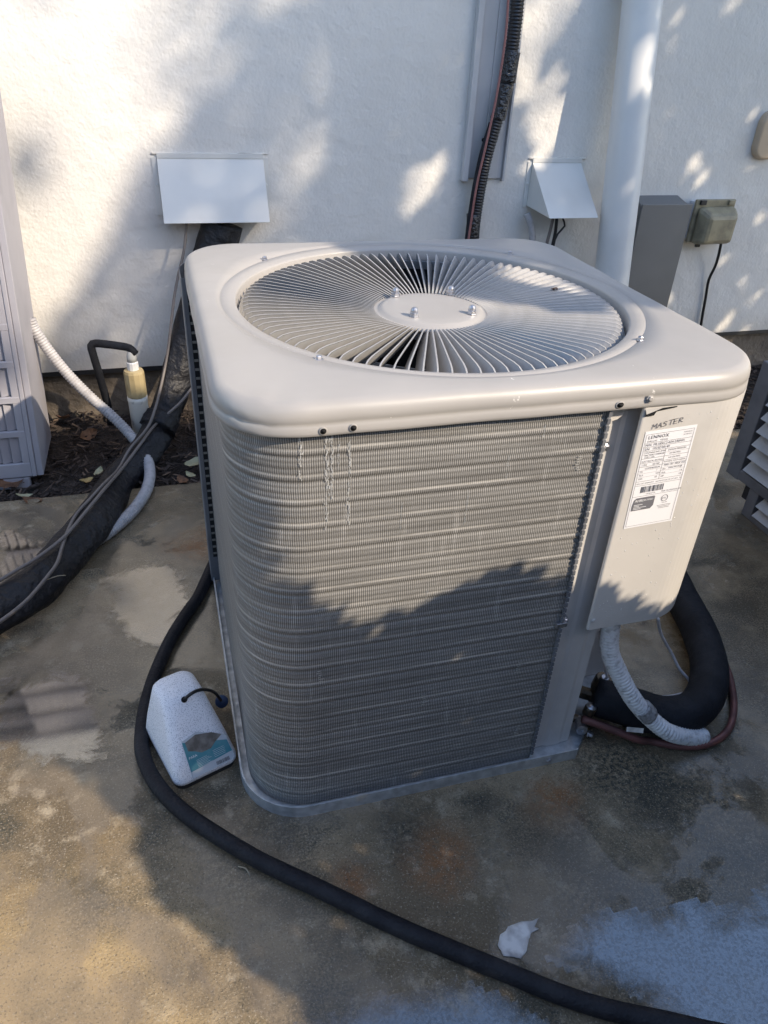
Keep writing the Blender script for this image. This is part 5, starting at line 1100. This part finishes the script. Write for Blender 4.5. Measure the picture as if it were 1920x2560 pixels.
for a_ in ((1120, 50, .07, .035, .9), (1170, 40, .09, .045, 1.2), (1215, 20, .06, .03, 1.2), (1155, 110, .08, .028, .8), (1190, 185, .05, .022, .8), (1205, 250, .07, .030, .9), (1175, 280, .06, .028, .9), (1195, 305, .05, .02, .7), (1130, 190, .05, .016, 1.0), (1165, 340, .05, .02, .8), (1225, 225, .04, .018, .9), (1150, 235, .06, .013, 1.0),
           (905, 405, .075, .040, .9), (940, 370, .05, .02, .6), (1460, 45, .03, .008, .9), (1448, 105, .03, .008, .8), (1590, 8, .05, .014, .8), (1620, 905, .05, .01, 1), (1570, 700, .04, .014, .9), (1600, 725, .035, .012, 1), (1590, 668, .03, .010, .9), (1612, 600, .03, .009, 1.1), (1640, 640, .03, .009, 1), (1445, 640, .03, .014, 1.1), (1425, 700, .03, .014, 1), (1500, 350, .04, .014, .7), (1520, 390, .03, .012, .8), (1410, 290, .03, .012, 1.2), (1640, 470, .03, .010, .8), (1625, 250, .03, .008, 1.1), (1555, 560, .025, .008, 1)):
    hole(*a_)
def in_hole(u, v, m=0.0):
    x, z = wall_xz(u, v)
    for (hx, hz, L_, W_, lean) in HOLES:
        dx, dz = x - hx, z - hz
        if abs(dx) > 0.2 or abs(dz) > 0.2: continue
        a = dx * cos(lean) + dz * sin(lean); b = -dx * sin(lean) + dz * cos(lean)
        if (a / (L_ + m)) ** 2 + (b / (W_ + m)) ** 2 < 1: return True
    return False
def crown_pts(u0, u1, v0, v1, t0, t1, spacing, seed, use_holes, soft, margin, gap=0.0):
    r = random.Random(seed); pts = []; u = u0
    while u < u1:
        v = v0
        while v < v1:
            uu = u + r.uniform(-.6, .6) * spacing; vv = v + r.uniform(-.6, .6) * spacing
            left = interp(TLB, vv) + soft * mnoise.noise(Vector((vv * 6, uu * 6, 4.0))); bot = interp(TBOT, uu)
            if uu > left and vv > bot and not (use_holes and in_hole(uu, vv, margin)) and r.random() > gap:
                pts.append(pt_uvt(uu, vv, r.uniform(t0, t1)))
            v += spacing
        u += spacing
    return pts
def in_poly(P, u, v):
    c = False; j = len(P) - 1
    for i in range(len(P)):
        if (P[i][1] > v) != (P[j][1] > v) and u < (P[j][0] - P[i][0]) * (v - P[i][1]) / (P[j][1] - P[i][1]) + P[i][0]: c = not c
        j = i
    return c
def spray(pix, z, t0, t1, spacing, seed, layers):      # a leafy spray whose shade lies on the unit's top
    P = []
    for (x, y) in pix:
        q = G(x, y, z); P.append((q.dot(E1), q.dot(E2)))
    r = random.Random(seed); pts = []; u0 = min(p[0] for p in P); u1 = max(p[0] for p in P); v0 = min(p[1] for p in P); v1 = max(p[1] for p in P)
    for k in range(layers):
        u = u0
        while u < u1:
            v = v0
            while v < v1:
                uu = u + r.uniform(-.5, .5) * spacing; vv = v + r.uniform(-.5, .5) * spacing
                if in_poly(P, uu, vv): pts.append(pt_uvt(uu, vv, r.uniform(t0, t1)))
                v += spacing
            u += spacing
    return pts
def tree(name, label, pts, Ls, Ws, seed, base, r0):
    root = empty(name, base); tag(root, label, 'tree', 'trees shading the yard')
    L0 = Vector(root.location); leafcloud('crown', [p - L0 for p in pts], Ls, Ws, root, M_GREEN, seed)
    c = sum(pts, Vector()) / len(pts) - L0
    tube('trunk', [(0, 0, 0), (c.x * 0.1, c.y * 0.1, c.z * 0.4), (c.x * 0.5, c.y * 0.5, c.z * 0.75), tuple(c)], lambda d: max(r0 * (1 - 0.12 * d), 0.02), M_BARK, root, n=12, step=0.2)
    r = random.Random(seed + 1)
    for k in range(9):
        e = pts[r.randrange(len(pts))] - L0; s0 = c * r.uniform(0.6, 0.9)
        tube('limb', [tuple(s0), tuple(s0.lerp(e, 0.5) + Vector((0, 0, 0.1))), tuple(e)], lambda d: max(0.03 - 0.012 * d, 0.008), M_BARK, root, n=7, step=0.25)
    return root
near = []
for sd in (31, 32, 33, 34, 35): near += crown_pts(1.12, 3.3, -0.45, 1.9, 4.0, 4.8, 0.036, sd, True, 0.0, 0.020)
near += spray([(900, 540), (1060, 548), (1062, 592), (1123, 606), (1190, 620), (1240, 631), (1310, 650), (1320, 664), (1240, 662), (1190, 654), (1123, 636), (1038, 619), (986, 600), (924, 592)], 0.885, 3.4, 4.2, 0.022, 51, 5)
near += spray([(740, 516), (1215, 512), (1360, 592), (1440, 650), (1372, 664), (1310, 632), (1240, 590), (1150, 562), (1000, 543), (860, 540), (740, 536)], 0.890, 3.4, 4.2, 0.022, 52, 5)
tree('yard_tree', 'small leafy tree to the right of the camera, nearer one', near, 0.085, 0.045, 31, (3.9, -1.8, -0.14), 0.06)
far = []
for sd in (41, 42): far += crown_pts(0.15, 1.25, 0.3, 2.4, 9.5, 12.5, 0.05, sd, True, 0.10, 0.02, 0.30)
far += crown_pts(0.9, 2.4, 1.2, 3.2, 9.5, 13.0, 0.09, 43, False, 0.1, 0.0)
rm = random.Random(77)
for k in range(330):
    uu, vv = rm.uniform(-0.1, 1.0), rm.uniform(1.15, 2.5)
    if mnoise.noise(Vector((uu * 4.5, vv * 3.0, 11.0))) > 0.16: far.append(pt_uvt(uu, vv, rm.uniform(11, 14)))
tree('yard_tree', 'tall leafy tree to the right behind the camera, farther one', far, 0.13, 0.08, 41, (7.2, -6.2, -0.14), 0.16)

fn_ = empty('skylight_block_fence', (0, -3.5, -0.14)); tag(fn_, 'unseen brown board fence added behind the camera to block low skylight', 'fence')  # unseen fence, added to cut the low skylight reaching the coil
M_WOOD = mat('weathered_wood', (0.10, 0.075, 0.055), 0.85, col2=(0.06, 0.046, 0.036), nscale=6, stretch=(8, 8, 1))
for k in range(3): box('rail', (-5.0, 4.6, -0.045, -0.002, 0.35 + k * 0.8, 0.44 + k * 0.8), M_WOOD, fn_)
pl0 = box('plank', (0, 0.136, 0.0, 0.02, 0.05, 2.45), M_WOOD, fn_, bevel=0.004, seg=1)
for k in range(68):
    o = pl0 if k == 0 else pl0.copy()
    if k: COL.objects.link(o); o.parent = fn_
    o.location = (-5.0 + 0.141 * k, 0, random.uniform(-0.02, 0.02))
